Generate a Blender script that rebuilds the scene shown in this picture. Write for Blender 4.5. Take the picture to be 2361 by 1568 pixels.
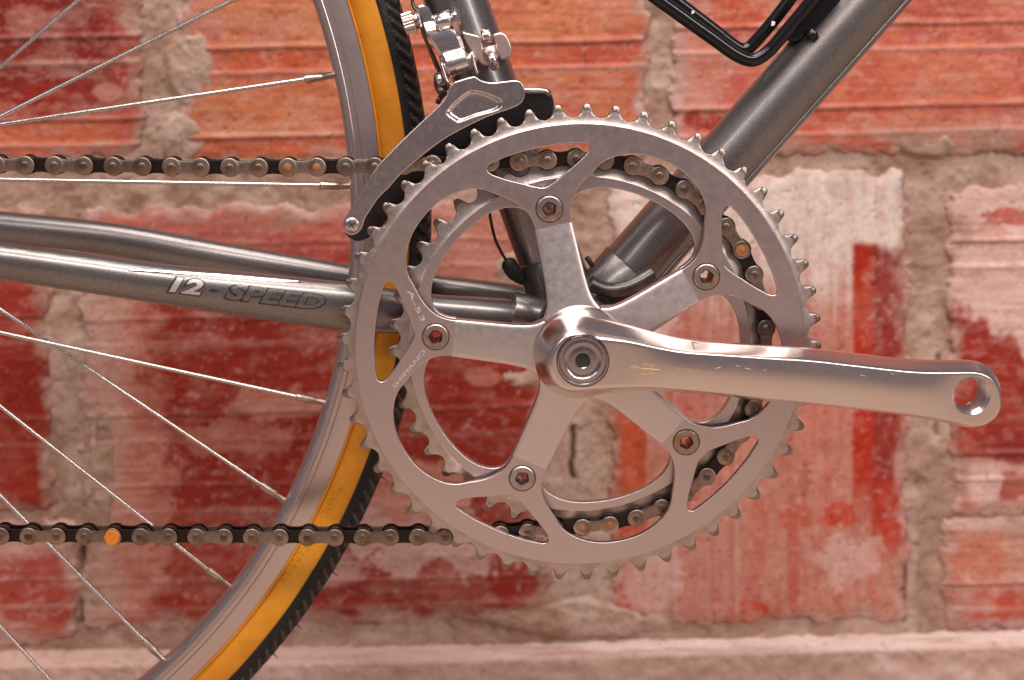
import bpy, bmesh, math, random
import numpy as np
from mathutils import Vector, Matrix, bvhtree
R_ = math.radians
rnd = random.Random(7)
for o in list(bpy.data.objects): bpy.data.objects.remove(o)
S = bpy.context.scene
COL = S.collection

# ------------------------------------------------------------ camera, light
# world: X right along the wall, Y away from the camera, Z up, metres;
# the origin is the centre of the big chainring.
FPX, W, H, DIST = 3584., 2361.3, 1568., .7
PHI, PSI = R_(11), R_(1.2)
cf = np.array([math.sin(PSI)*math.cos(PHI), math.cos(PSI)*math.cos(PHI), -math.sin(PHI)])
cr = np.array([math.cos(PSI), -math.sin(PSI), 0.])
cu = np.cross(cr, cf)
CP = -(DIST*cf + (1337-W/2)/FPX*DIST*cr + (H/2-804)/FPX*DIST*cu)
cam = bpy.data.cameras.new('camera'); camo = bpy.data.objects.new('camera', cam); COL.objects.link(camo)
camo.matrix_world = Matrix(((cr[0],cu[0],-cf[0],CP[0]),(cr[1],cu[1],-cf[1],CP[1]),(cr[2],cu[2],-cf[2],CP[2]),(0,0,0,1)))
cam.sensor_width = 36; cam.lens = FPX/W*36; cam.clip_start = .02; cam.clip_end = 100
cam.dof.use_dof = True; cam.dof.focus_distance = .69; cam.dof.aperture_fstop = 7.5
S.camera = camo
S.view_settings.view_transform = 'Standard'; S.view_settings.look = 'None'
S.view_settings.exposure = 0.15; S.view_settings.gamma = 1
wd = bpy.data.worlds.new('World'); S.world = wd; wd.use_nodes = True
bg = wd.node_tree.nodes['Background']; bg.inputs[0].default_value = (.35, .31, .355, 1); bg.inputs[1].default_value = .37

def area(name, loc, target, sx, sy, power, col):
    l = bpy.data.lights.new(name, 'AREA'); l.shape = 'RECTANGLE'; l.size = sx; l.size_y = sy
    l.energy = power; l.color = col
    o = bpy.data.objects.new(name, l); COL.objects.link(o); o.location = loc
    o.rotation_euler = (Vector(target)-Vector(loc)).to_track_quat('-Z', 'Y').to_euler()
    return o
area('ceiling_lamp', (-.22, -.25, 1.5), (-.05, .02, 0), 1.0, .7, 18, (1.0, .93, .87))
area('tube_lamp', (.35, -1.35, 1.5), (.1, .1, 0), 2.2, .28, 29, (1.0, .92, .86))
area('left_streak_light', (-1.05, -1.15, .95), (0, .05, 0), .40, .5, 2.6, (1.0, .94, .92))  # added unseen area light, puts the bright streak on the down tube
area('right_streak_light', (1.35, -1.5, .8), (0, .05, 0), .35, .8, 6.5, (1.0, .93, .88))  # added unseen area light for the streak on the seat tube

def P(u, v, y):
    d = cf + (u-W/2)/FPX*cr + (H/2-v)/FPX*cu
    return CP + (y-CP[1])/d[1]*d
def proj(x, y, z):
    dx, dy, dz = x-CP[0], y-CP[1], z-CP[2]
    w = dx*cf[0]+dy*cf[1]+dz*cf[2]
    return W/2+FPX*(dx*cr[0]+dy*cr[1]+dz*cr[2])/w, H/2-FPX*(dx*cu[0]+dy*cu[1]+dz*cu[2])/w
def PV(u, v, y): return Vector(P(u, v, y))

# ------------------------------------------------------------ materials
def lin(c):
    return tuple(((x/255)/12.92 if x/255 <= .04045 else ((x/255+.055)/1.055)**2.4) for x in c[:3]) + (1,)
def new_mat(name):
    m = bpy.data.materials.new(name); m.use_nodes = True
    nt = m.node_tree; b = nt.nodes['Principled BSDF']; return m, nt, b
def noise(nt, scale, detail=4, rough=.55, stretch=None, space='Object'):
    tc = nt.nodes.new('ShaderNodeTexCoord'); n = nt.nodes.new('ShaderNodeTexNoise')
    n.inputs['Scale'].default_value = scale; n.inputs['Detail'].default_value = detail; n.inputs['Roughness'].default_value = rough
    if stretch:
        mp = nt.nodes.new('ShaderNodeMapping'); mp.inputs['Scale'].default_value = stretch
        nt.links.new(tc.outputs[space], mp.inputs[0]); nt.links.new(mp.outputs[0], n.inputs['Vector'])
    else: nt.links.new(tc.outputs[space], n.inputs['Vector'])
    return n
def ramp(nt, src, stops):
    r = nt.nodes.new('ShaderNodeValToRGB'); e = r.color_ramp.elements
    e[0].position, e[0].color = stops[0]; e[1].position, e[1].color = stops[-1]
    for p, c in stops[1:-1]:
        k = e.new(p); k.color = c
    nt.links.new(src, r.inputs[0]); return r
def mix(nt, fac, a, b, mode='MIX'):
    m = nt.nodes.new('ShaderNodeMix'); m.data_type = 'RGBA'; m.blend_type = mode
    for s, v in ((m.inputs[0], fac), (m.inputs[6], a), (m.inputs[7], b)):
        if hasattr(v, 'links') or hasattr(v, 'is_linked'): nt.links.new(v, s)
        else: s.default_value = v
    return m.outputs[2]
def bump(nt, b, src, strength, dist):
    k = nt.nodes.new('ShaderNodeBump'); k.inputs['Strength'].default_value = strength; k.inputs['Distance'].default_value = dist
    nt.links.new(src, k.inputs['Height']); nt.links.new(k.outputs[0], b.inputs['Normal'])
def metal(name, col, rough, grime_shade=.25, gcol=(.16, .10, .07, 1), scale=60, stretch=None, bmp=.15, met=1.0, rvar=.12, coat=0., rust=0., var=0.):
    m, nt, b = new_mat(name)
    b.inputs['Metallic'].default_value = met
    n1 = noise(nt, scale, 6, .6, stretch); n2 = noise(nt, scale*9, 3, .6, stretch)
    c4 = tuple(col)+(1,)
    r1 = ramp(nt, n1.outputs[0], [(.42, (0,0,0,1)), (.78, (grime_shade,)*3+(1,))])
    c = mix(nt, r1.outputs[0], c4, gcol)
    if rust:
        n3 = noise(nt, 240, 4, .6)
        r3 = ramp(nt, n3.outputs[0], [(.60-rust*.3, (0,0,0,1)), (.72-rust*.3, (1,1,1,1))])
        c = mix(nt, r3.outputs[0], c, (.42, .12, .02, 1))
        iv = nt.nodes.new('ShaderNodeMath'); iv.operation = 'SUBTRACT'; iv.inputs[0].default_value = met
        nt.links.new(r3.outputs[0], iv.inputs[1]); iv.use_clamp = True; nt.links.new(iv.outputs[0], b.inputs['Metallic'])
    if var:
        oi = nt.nodes.new('ShaderNodeObjectInfo'); rv = ramp(nt, oi.outputs['Random'], [(0, (1-var,)*3+(1,)), (.5, (1,.96,.92,1)), (1, (1+var*.3, 1+var*.2, 1+var*.1, 1))])
        c = mix(nt, 1.0, c, rv.outputs[0], 'MULTIPLY')
    nt.links.new(c, b.inputs['Base Color'])
    r2 = ramp(nt, n2.outputs[0], [(.3, (rough-rvar*.4,)*3+(1,)), (.75, (rough+rvar,)*3+(1,))])
    nt.links.new(r2.outputs[0], b.inputs['Roughness'])
    if coat: b.inputs['Coat Weight'].default_value = coat; b.inputs['Coat Roughness'].default_value = .08
    if bmp: bump(nt, b, n2.outputs[0], bmp, .0002)
    return m
M = {}
M['ring'] = metal('anodised_ring_alloy', (.68, .575, .575), .30, .12, (.42,.34,.30,1), 30, bmp=.015, rvar=.05)
M['teeth'] = metal('bare_tooth_alloy', (.60, .51, .475), .36, .7, (.28,.20,.15,1), 130, bmp=.04)
M['flank'] = metal('shaded_tooth_flank', (.36, .29, .26), .30, .6, (.12,.08,.06,1), 200, bmp=.03)  # dark reflection of the lower teeth painted into the metal
M['grime_shade'] = metal('shaded_tooth_edge', (.16, .12, .105), .40, .7, (.05,.035,.03,1), 200, bmp=.05)  # dark outline round the teeth, shade put into the colour
M['spider'] = metal('satin_crank_alloy', (.75, .67, .665), .36, .18, (.52,.44,.42,1), 40, bmp=.01, rvar=.06)
M['crank'] = metal('polished_crank_alloy', (.82, .72, .68), .23, .12, (.5,.4,.36,1), 30, bmp=0, rvar=.03)
M['bolt'] = metal('bolt_steel', (.52, .46, .46), .30, .5, (.25,.14,.08,1), 300, bmp=.03)
M['bolt_rusty'] = metal('rusty_bolt_steel', (.46, .40, .39), .33, .6, (.25,.12,.06,1), 300, rust=.16, bmp=.05)
M['bolt_rust2'] = metal('browned_bolt_steel', (.46, .38, .35), .33, .7, (.22,.10,.05,1), 300, rust=.30, bmp=.05)
M['cap'] = metal('dust_cap_chrome', (.46, .41, .42), .20, .2)
M['hole'] = metal('socket_black', (.02,.018,.016), .7, 0, met=0.)
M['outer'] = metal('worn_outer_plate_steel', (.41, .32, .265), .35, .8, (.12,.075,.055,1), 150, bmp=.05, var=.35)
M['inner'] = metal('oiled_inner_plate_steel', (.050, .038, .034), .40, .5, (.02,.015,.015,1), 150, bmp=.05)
M['pin'] = metal('pin_steel', (.22, .165, .14), .36, .7, (.10,.06,.04,1), 300, var=.4)
M['rust'] = metal('orange_rust', (.70, .22, .012), .8, .6, (.45,.10,.01,1), 500, met=0., bmp=.5)
M['rustpin'] = metal('rust_tinted_pin', (.42, .17, .07), .6, .8, (.16,.07,.035,1), 500, met=.4, bmp=.4)
M['roller'] = metal('roller_steel', (.16, .12, .10), .35, .4)
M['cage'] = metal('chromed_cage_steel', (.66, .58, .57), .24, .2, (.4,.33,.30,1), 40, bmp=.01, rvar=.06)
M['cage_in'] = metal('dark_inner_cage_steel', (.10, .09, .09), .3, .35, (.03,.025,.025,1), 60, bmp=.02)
M['mech'] = metal('polished_mech_alloy', (.72, .65, .64), .22, .25, (.4,.3,.27,1), 80, bmp=.01, rvar=.06)
M['mechdark'] = metal('grimy_mech_steel', (.16, .12, .105), .4, .6, (.05,.04,.03,1), 250, bmp=.05)
M['clamp'] = metal('brushed_clamp_alloy', (.74, .58, .54), .36, .2, (.45,.33,.29,1), 120, (1,1,5), bmp=.03)
M['rim'] = metal('rim_alloy', (.68, .575, .56), .33, .05, (.5,.4,.37,1), 30, bmp=0, rvar=.02)
M['spoke'] = metal('spoke_steel', (.66, .61, .59), .22, .3, (.35,.28,.25,1), 60, bmp=0)
M['nipple'] = metal('nipple_brass', (.55, .46, .40), .28, .5, (.25,.18,.13,1), 200, bmp=0)
M['stay_shine'] = metal('stay_highlight_metal', (.92, .86, .84), .10, .1, bmp=0)  # bright metal standing in for the highlight on the stay
M['black'] = metal('gloss_black_paint', (.008, .007, .009), .12, 0, met=0., bmp=0, rvar=.05)
M['cable'] = metal('black_cable_housing', (.012,.011,.011), .5, 0, met=0., bmp=0)
M['reflmark'] = metal('reflection_mark_white', (.85,.8,.78), .5, 0, met=0., bmp=0)  # pale colour for the small painted reflections on the bottle cage
M['gold'] = metal('gold_engraving', (.95, .74, .48), .35, .4, (.5,.3,.2,1), 500, bmp=0)
M['etch'] = metal('etched_lettering', (.92, .86, .82), .55, .5, (.6,.5,.46,1), 600, bmp=0)
M['etchdim'] = metal('worn_etched_lettering', (.53, .465, .46), .30, .9, (.48,.42,.41,1), 900, bmp=0)
M['decal_dark'] = metal('decal_outline', (.03,.026,.026), .4, .3, (.2,.18,.17,1), 300, met=.3, bmp=0)
M['decal_light'] = metal('decal_silver', (.60,.53,.52), .4, .3, (.3,.27,.26,1), 300, met=.6, bmp=0)
M['decal_grey'] = metal('decal_grey', (.28,.25,.245), .4, .4, (.14,.12,.12,1), 300, met=.7, bmp=0)
# metal-flake frame paint
def frame_paint():
    m, nt, b = new_mat('metal_flake_grey_paint')
    b.inputs['Metallic'].default_value = .85
    n = noise(nt, 2600, 2, .7); n2 = noise(nt, 30, 5, .6); n3 = noise(nt, 900, 3, .6)
    r = ramp(nt, n.outputs[0], [(.35, (.17,.152,.150,1)), (.62, (.29,.262,.255,1)), (.80, (.62,.55,.52,1))])
    r2 = ramp(nt, n2.outputs[0], [(.45, (0,0,0,1)), (.8, (.35,.35,.35,1))])
    c = mix(nt, r2.outputs[0], r.outputs[0], (.12,.085,.07,1))
    nt.links.new(c, b.inputs['Base Color']); b.inputs['Roughness'].default_value = .33
    b.inputs['Coat Weight'].default_value = .55; b.inputs['Coat Roughness'].default_value = .07
    bump(nt, b, n.outputs[0], .12, .0002)
    return m
M['frame'] = frame_paint()
M['lug'] = metal('dark_mottled_lug_paint', (.13, .115, .112), .34, .8, (.035,.026,.022,1), 90, bmp=.05, met=.8, coat=.3)  # darker, browner version of the frame paint for lugs and shell
def rubber(name, c0, c1, rough, scale, bmp):
    m, nt, b = new_mat(name); n = noise(nt, scale, 6, .6); n2 = noise(nt, scale*25, 3, .6)
    r = ramp(nt, n.outputs[0], [(.3, c0+(1,)), (.72, c1+(1,))]); nt.links.new(r.outputs[0], b.inputs['Base Color'])
    b.inputs['Roughness'].default_value = rough; b.inputs['Specular IOR Level'].default_value = .3; bump(nt, b, n2.outputs[0], bmp, .0003); return m
def amber():
    m, nt, b = new_mat('amber_gum_rubber'); n = noise(nt, 14, 6, .6); n2 = noise(nt, 500, 3, .6); n3 = noise(nt, 60, 6, .7); n4 = noise(nt, 420, 3, .6)
    r = ramp(nt, n.outputs[0], [(.32, (.50,.165,.010,1)), (.55, (.72,.285,.022,1)), (.72, (.80,.37,.035,1))])
    r3 = ramp(nt, n3.outputs[0], [(.56, (0,0,0,1)), (.74, (.55,.55,.55,1))]); c = mix(nt, r3.outputs[0], r.outputs[0], (.30,.10,.015,1))
    r4 = ramp(nt, n4.outputs[0], [(.70, (0,0,0,1)), (.76, (.8,.8,.8,1))]); c = mix(nt, r4.outputs[0], c, (.16,.06,.02,1))
    nt.links.new(c, b.inputs['Base Color']); b.inputs['Roughness'].default_value = .42; b.inputs['Specular IOR Level'].default_value = .35
    bump(nt, b, n2.outputs[0], .3, .0003); return m
M['amber'] = amber()
M['tread'] = rubber('black_tread_rubber', (.008, .007, .008), (.022, .018, .019), .40, 60, .3)
def vcol(name, rough, fine=.25, bm=.5):
    m, nt, b = new_mat(name)
    a = nt.nodes.new('ShaderNodeVertexColor'); a.layer_name = 'paint'
    n = noise(nt, 420, 5, .65); n2 = noise(nt, 90, 5, .6)
    r = ramp(nt, n.outputs[0], [(.25, (1-fine,)*3+(1,)), (.75, (1+fine*.4,)*3+(1,))])
    c = mix(nt, 1.0, a.outputs[0], r.outputs[0], 'MULTIPLY')
    nt.links.new(c, b.inputs['Base Color']); b.inputs['Roughness'].default_value = rough
    b.inputs['Specular IOR Level'].default_value = .3
    bump(nt, b, n.outputs[0], bm, .0012)
    return m
M['brick'] = vcol('flaking_painted_brick', .72, .14, .3)
M['mortar'] = vcol('rough_mortar', .9, .22, .4)
M['treadcol'] = vcol('black_ribbed_rubber', .45, .3, .2)
M['ledge'] = vcol('concrete_ledge', .9, .12, .5)

# ------------------------------------------------------------ object helpers
def link(name, me, mat=None, parent=None):
    o = bpy.data.objects.new(name, me); COL.objects.link(o)
    if mat is not None and me is not None and not me.materials: me.materials.append(mat)
    if parent: o.parent = parent
    return o
def empty(name, loc=(0,0,0), parent=None):
    o = bpy.data.objects.new(name, None); COL.objects.link(o); o.empty_display_size = .02
    if parent: o.parent = parent
    o.location = loc
    return o
def mesh(verts, faces, name='m', smooth=True, ang=35):
    me = bpy.data.meshes.new(name); me.from_pydata([tuple(map(float, v)) for v in verts], [], [tuple(map(int,f)) for f in faces])
    me.update()
    if smooth:
        me.shade_smooth(); me.set_sharp_from_angle(angle=R_(ang))
    return me
def fixn(me):
    b = bmesh.new(); b.from_mesh(me); bmesh.ops.recalc_face_normals(b, faces=b.faces); b.to_mesh(me); b.free(); me.update(); return me
def cat(pts, n=6, closed=True):
    """Catmull-Rom through 2-D points"""
    P_ = [np.array(p, float) for p in pts]; out = []; m = len(P_)
    for i in range(m if closed else m-1):
        if closed: a,b,c,d = P_[i-1],P_[i],P_[(i+1)%m],P_[(i+2)%m]
        else: a,b,c,d = P_[max(i-1,0)],P_[i],P_[i+1],P_[min(i+2,m-1)]
        for k in range(n):
            t = k/n; out.append(.5*((2*b)+(-a+c)*t+(2*a-5*b+4*c-d)*t*t+(-a+3*b-3*c+d)*t**3))
    if not closed: out.append(P_[-1])
    return out
def plate_mesh(loops, thick, bev, res=2, ang=40):
    """flat plate from closed (x,z) loops in metres, front face at y=-thick/2 .. back at +thick/2, bevelled edges"""
    cu_ = bpy.data.curves.new('c', 'CURVE'); cu_.dimensions = '2D'; cu_.fill_mode = 'BOTH'
    t = thick*1000; bv = bev*1000
    cu_.extrude = t/2-bv; cu_.bevel_depth = bv; cu_.bevel_resolution = res; cu_.offset = -bv
    for lp in loops:
        s = cu_.splines.new('POLY'); s.points.add(len(lp)-1)
        for i, p in enumerate(lp): s.points[i].co = (p[0]*1000, p[1]*1000, 0, 1)
        s.use_cyclic_u = True
    o = bpy.data.objects.new('c', cu_); COL.objects.link(o)
    dg = bpy.context.evaluated_depsgraph_get(); me = bpy.data.meshes.new_from_object(o.evaluated_get(dg))
    bpy.data.objects.remove(o); bpy.data.curves.remove(cu_)
    co = np.empty(len(me.vertices)*3); me.vertices.foreach_get('co', co); co = co.reshape(-1,3)*.001
    co = np.stack([co[:,0], -co[:,2], co[:,1]], 1); me.vertices.foreach_set('co', co.ravel())
    b = bmesh.new(); b.from_mesh(me); bmesh.ops.remove_doubles(b, verts=b.verts, dist=1e-6); bmesh.ops.recalc_face_normals(b, faces=b.faces); b.to_mesh(me); b.free()
    me.update(); me.shade_smooth(); me.set_sharp_from_angle(angle=R_(ang)); me.materials.clear()
    b = bmesh.new(); b.from_mesh(me)
    for e in b.edges:   # keep the broad faces truly flat
        if len(e.link_faces) == 2:
            k = [abs(f.normal.y) > .9995 for f in e.link_faces]
            if k[0] != k[1]: e.smooth = False
    b.to_mesh(me); b.free()
    return me
def plate(name, loops, y, thick, bev, mat, parent, res=2):
    me = plate_mesh(loops, thick, bev, res); me.transform(Matrix.Translation((0, y+thick/2, 0)))
    return link(name, me, mat, parent)
def pxloop(pts, y, n=5, smooth=True):
    L = [P(u, v, y)[[0,2]] for u, v in pts]
    return cat(L, n) if smooth else L
def revolve(profile, n=48, closed=False, a0=0, a1=2*math.pi):
    """profile [(r, y)] about the Y axis"""
    full = abs(a1-a0-2*math.pi) < 1e-6; k = n if full else n+1; m = len(profile); v = []; f = []
    for i in range(k):
        a = a0+(a1-a0)*i/n
        for r, y in profile: v.append((r*math.cos(a), y, r*math.sin(a)))
    for i in range(n):
        j = (i+1) % k
        for q in range(m if closed else m-1):
            w = (q+1) % m; f.append((i*m+q, i*m+w, j*m+w, j*m+q))
    return fixn(mesh(v, f, smooth=True, ang=28))
def tube_mesh(pts, rad, n=16, caps=True, elliptic=None):
    """sweep along 3-D points; rad float/list"""
    pts = [Vector(p) for p in pts]; m = len(pts); v = []; f = []
    rr = rad if isinstance(rad, (list, tuple)) else [rad]*m
    t0 = (pts[1]-pts[0]).normalized(); up = Vector((0,1,0))
    if abs(t0.dot(up)) > .9: up = Vector((0,0,1))
    nx = t0.cross(up).normalized()
    for i, p in enumerate(pts):
        t = (pts[min(i+1,m-1)]-pts[max(i-1,0)]).normalized()
        nx = (nx-t*nx.dot(t)).normalized(); ny = t.cross(nx)
        for k in range(n):
            a = 2*math.pi*k/n; v.append(p+nx*(rr[i]*math.cos(a))+ny*(rr[i]*math.sin(a)))
    for i in range(m-1):
        for k in range(n): f.append((i*n+k, i*n+(k+1)%n, (i+1)*n+(k+1)%n, (i+1)*n+k))
    if caps: f.append(tuple(range(n))); f.append(tuple(range((m-1)*n, m*n)))
    return fixn(mesh(v, f, ang=50))
def tube(name, pts, rad, mat, parent, n=16): return link(name, tube_mesh(pts, rad, n), mat, parent)
def smooth3(pts, n=8):
    P_ = [np.array(p, float) for p in pts]; return [Vector(p) for p in cat(P_, n, False)]
def cyl(name, a, b, r, mat, parent, n=24, bev=.0004, prof=None):
    """bevelled cylinder between two 3-D points (radii at stations if prof given: [(t 0..1, r)])"""
    a, b = Vector(a), Vector(b); L = (b-a).length; d = (b-a).normalized()
    pr = prof or [(0, r-bev), (bev/L, r), (1-bev/L, r), (1, r-bev)]
    return link(name, tube_mesh([a+d*(L*t) for t, _ in pr], [q for _, q in pr], n), mat, parent)
def box_px(name, pts, y, thick, mat, parent, bev=.0006, smooth=False, n=4):
    return plate(name, [pxloop(pts, y, n, smooth)], y, thick, bev, mat, parent)
def text_mesh(s, size, off=0., shear=0., ext=.0, sub=0):
    cu_ = bpy.data.curves.new('t', 'FONT'); cu_.body = s; cu_.size = 10; cu_.offset = off*10; cu_.shear = shear
    cu_.align_x = 'LEFT'; cu_.extrude = 0; cu_.resolution_u = 3; cu_.fill_mode = 'FRONT'
    o = bpy.data.objects.new('t', cu_); COL.objects.link(o)
    dg = bpy.context.evaluated_depsgraph_get(); me = bpy.data.meshes.new_from_object(o.evaluated_get(dg))
    bpy.data.objects.remove(o); bpy.data.curves.remove(cu_)
    b = bmesh.new(); b.from_mesh(me); bmesh.ops.remove_doubles(b, verts=b.verts, dist=1e-4)
    bmesh.ops.triangulate(b, faces=b.faces)
    for _ in range(sub):
        lim = size and .07*10
        es = [e for e in b.edges if e.calc_length() > lim*1.5]
        if not es: break
        bmesh.ops.subdivide_edges(b, edges=es, cuts=1); bmesh.ops.triangulate(b, faces=b.faces)
    b.to_mesh(me); b.free()
    co = np.empty(len(me.vertices)*3); me.vertices.foreach_get('co', co); co = co.reshape(-1,3)*(size/10)
    me.materials.clear()
    return me, co
def place_text(name, s, size, p0, p1, y, mat, parent, off=0., shear=0., surf=None, lift=.00012, sub=0, mirror=False, width=None):
    """p0 -> p1: (x,z) baseline start and end; y plane or bvh surface"""
    me, co = text_mesh(s, size, off, shear, sub=sub)
    p0 = np.array(p0, float); p1 = np.array(p1, float); d = p1-p0; L = np.hypot(*d); d = d/L; nrm = np.array([-d[1], d[0]])
    w = co[:,0].max(); xs = co[:,0]*(L/w)
    X = p0[0]+d[0]*xs+nrm[0]*co[:,1]; Z = p0[1]+d[1]*xs+nrm[1]*co[:,1]
    Y = np.full(len(X), y if surf is None else 0.)
    if surf is not None:
        for i in range(len(X)):
            h = surf.ray_cast(Vector((X[i], y, Z[i])), Vector((0,1,0)))
            Y[i] = (h[0].y-lift) if h[0] else y
    me.vertices.foreach_set('co', np.stack([X,Y,Z],1).ravel()); me.update()
    b = bmesh.new(); b.from_mesh(me)
    for f in b.faces:
        f.normal_update()
        if f.normal.y > 0: f.normal_flip()
    b.to_mesh(me); b.free()
    return link(name, me, mat, parent)
def bvh(o):
    me = o.data; return bvhtree.BVHTree.FromPolygons([v.co for v in me.vertices], [p.vertices for p in me.polygons])

# ------------------------------------------------------------ numpy noise
def vnoise(x, y, seed=0):
    xi = np.floor(x).astype(np.int64); yi = np.floor(y).astype(np.int64); fx = x-xi; fy = y-yi
    fx = fx*fx*(3-2*fx); fy = fy*fy*(3-2*fy)
    def h(a, b):
        n = (a*374761393 + b*668265263 + seed*1442695041) & 0xFFFFFFFF
        n = ((n ^ (n >> 13))*1274126177) & 0xFFFFFFFF; n = n ^ (n >> 16)
        return (n & 0xFFFF)/65535.
    return (h(xi,yi)*(1-fx)+h(xi+1,yi)*fx)*(1-fy)+(h(xi,yi+1)*(1-fx)+h(xi+1,yi+1)*fx)*fy
def fbm(x, y, seed=0, o=4):
    s = 0; a = .5; t = 0
    for i in range(o):
        s = s+a*vnoise(x*2**i+i*17.3, y*2**i-i*9.1, seed+i); t += a; a *= .55
    return s/t
def sstep(a, b, x):
    t = np.clip((x-a)/(b-a), 0, 1); return t*t*(3-2*t)

# ============================================================ WALL
YW = .20
wall = empty('brick_wall', (0, YW, 0))
wall['label'] = 'brick wall with flaking red, orange and white paint behind the bicycle'; wall['category'] = 'wall'
def C3(r, g, b): return np.array(lin((r, g, b))[:3])
RED=C3(158,46,30); DRED=C3(140,42,32); PRED=C3(190,92,80); PINK=C3(200,132,114); PWH=C3(220,182,174); WHT=C3(240,224,215)
ORG=C3(206,112,78); DORG=C3(196,84,48); MOR=C3(172,138,120); LMOR=C3(202,172,158); DMOR=C3(120,92,72)
BRICKS = [ # u0, v0, u1, v1, base, orientation, groove lines
 (-160,-220, 322, 370, 'a1', 'h', (95, 285)),
 (415,-220,1492, 372, 'a2', 'h', (105, 312)),
 (1556,-220,2520, 352, 'a3', 'h', (62, 253)),
 (-160,478, 112,1182, 'b1', 'h', (735, 975)),
 (188,474,1262,1440, 'b2', 'h', (566, 735, 955, 1120, 1345)),
 (1412,402,2094,1432, 'b3', 'v', (1502, 1642)),
 (2192,436,2520,1188, 'b4', 'h', (560, 1050)),
 (2176,1196,2520,1442, 'c2', 'h', (1350,)),
 (-160,1206,176,1486, 'c1', 'h', (1345,)),
 (540,1448,1130,1475, None, 'h', ()),
]
BRICKS = [b for b in BRICKS if b[4]]
def slope(u, v): return (v - (-0.022*(u-1180)))  # joints climb slightly to the right
def brick_color(key, u, v, n1, n2, n3, ns):
    """albedo of the clay and the paint left on it, by place on the wall"""
    def m(c, d, w): return c*(1-w[:,None])+d[None,:]*w[:,None]
    def ell(cu_, cv, ru, rv, k=.9): # noisy blob
        d = np.sqrt(((u-cu_)/ru)**2+((v-cv)/rv)**2); return sstep(1.12, .88, d+(n1-.5)*k+(n2-.5)*k*.7)
    N = len(u); one = np.ones(N)
    if key == 'a1':
        c = DRED[None,:]*one[:,None]; c = m(c, RED, ell(120,260,150,60)); c = m(c, ORG, sstep(262,292,v+(n1-.5)*26)*.9)
        c = m(c, PRED, sstep(235,300,u+(n1-.5)*90)*.75); c = m(c, PINK, ell(245,212,34,22,.5)*.85)
        c = m(c, PINK, sstep(.58,.74,n2)*.35*(v<180)); c = m(c, PINK, ell(60,45,50,35)*.5)
    elif key == 'a2':
        c = C3(204,122,84)[None,:]*one[:,None]; l = slope(u, v); 
        c = m(c, DORG, (sstep(98,112,l)*sstep(166,150,l))*.8); c = m(c, DORG, (sstep(300,316,l)*sstep(356,344,l))*.7)
        c = m(c, PRED, sstep(.48,.7,n1)*.5); c = m(c, PINK, ell(450,60,70,60)*.6+ell(900,230,40,50)*.3)
        c = m(c, PWH, ell(870,210,26,46,.5)*.45); c = m(c, PWH, sstep(.66,.8,n2)*.35); c = m(c, PRED, sstep(1250,1480,u)*.25)
    elif key == 'a3':
        c = C3(194,110,88)[None,:]*one[:,None]; l = slope(u, v); c = m(c, PRED, sstep(.42,.66,n1)*.9)
        c = m(c, PINK, ell(1620,130,90,130)*.8); c = m(c, PWH, sstep(1600,1556,u+(n1-.5)*40)*.7)
        c = m(c, DORG, ell(1950,280,180,60)*.45+ell(1700,20,60,50)*.8); c = m(c, RED, ell(1640,275,60,24)*.9)
        c = m(c, ORG, ell(2150,180,220,100)*.5); c = m(c, PINK, sstep(.6,.78,n2)*.5); c = m(c, RED, ell(2300,330,60,22)*.5)
    elif key == 'b1':
        c = RED[None,:]*one[:,None]*.95; c = m(c, PINK, sstep(.64,.8,n2)*.4); c = m(c, PRED, ell(80,760,60,14)*.5)
    elif key == 'b2':
        c = RED[None,:]*one[:,None]*.93
        c = m(c, PRED, sstep(640,560,v+(n1-.5)*60)*.95); c = m(c, PINK, sstep(560,500,v+(n1-.5)*70)*.5)
        c = m(c, PINK, ell(1070,560,130,110)*.85); c = m(c, PINK, ell(1130,640,60,60)*.8)
        c = m(c, PINK, sstep(405,300,u+(n1-.5)*150)*sstep(600,700,v)*.85); c = m(c, LMOR, sstep(320,240,u+(n1-.5)*90)*sstep(640,720,v)*.6)
        c = m(c, PINK, ell(640,930,110,36,1.2)*.75); c = m(c, PINK, ell(560,1010,160,40,1.3)*.55); c = m(c, PINK, ell(330,1180,80,130,1.2)*.6)
        c = m(c, PWH*.9, ell(920,1210,200,75,1.2)*.85); c = m(c, PINK, ell(960,1130,130,80,1.2)*.85); c = m(c, PWH*.92, ell(700,1300,150,50,1.3)*.6)
        c = m(c, PWH*.92, ell(1010,1290,150,52,1.1)*.8); c = m(c, PRED, ell(560,1280,170,50,1.)*.5)
        c = m(c, DRED, ell(930,1392,190,50,.9)*.9); c = m(c, RED, ell(1010,1330,50,38,.7)*.9); c = m(c, DRED, ell(640,1150,200,70)*.4)
        c = m(c, PINK, ell(1110,870,40,22,.6)*.7); c = m(c, PINK, ell(1290,960,60,60)*.6); c = m(c, PWH, sstep(.64,.8,n2)*.35)
    elif key == 'b3':
        c = PINK[None,:]*one[:,None]*.97; c = m(c, PRED, sstep(.45,.7,ns)*.55)
        c = m(c, WHT, sstep(760,560,v+(n1-.5)*150+(ns-.5)*120)*.92); c = m(c, PINK, sstep(.56,.7,ns)*sstep(700,400,v)*.35)
        c = m(c, WHT*.95, ell(1500,700,60,90,.8)*.7); c = m(c, PRED, ell(1560,900,60,160)*.3)
        c = m(c, DORG, sstep(1500,1488,u)*sstep(1408,1440,u)*sstep(850,930,v)*.95); c = m(c, DORG, ell(1590,470,14,50,.5)*.6+ell(1655,470,12,60,.5)*.45)
        st = sstep(1962,1972,u+(n2-.5)*8)
        c = m(c, C3(184,48,22), st*sstep(2034,2022,u+(n2-.5)*8)*sstep(550,568,v+(n1-.5)*22)*sstep(1260,1090,v+(n1-.5)*120))
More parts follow.
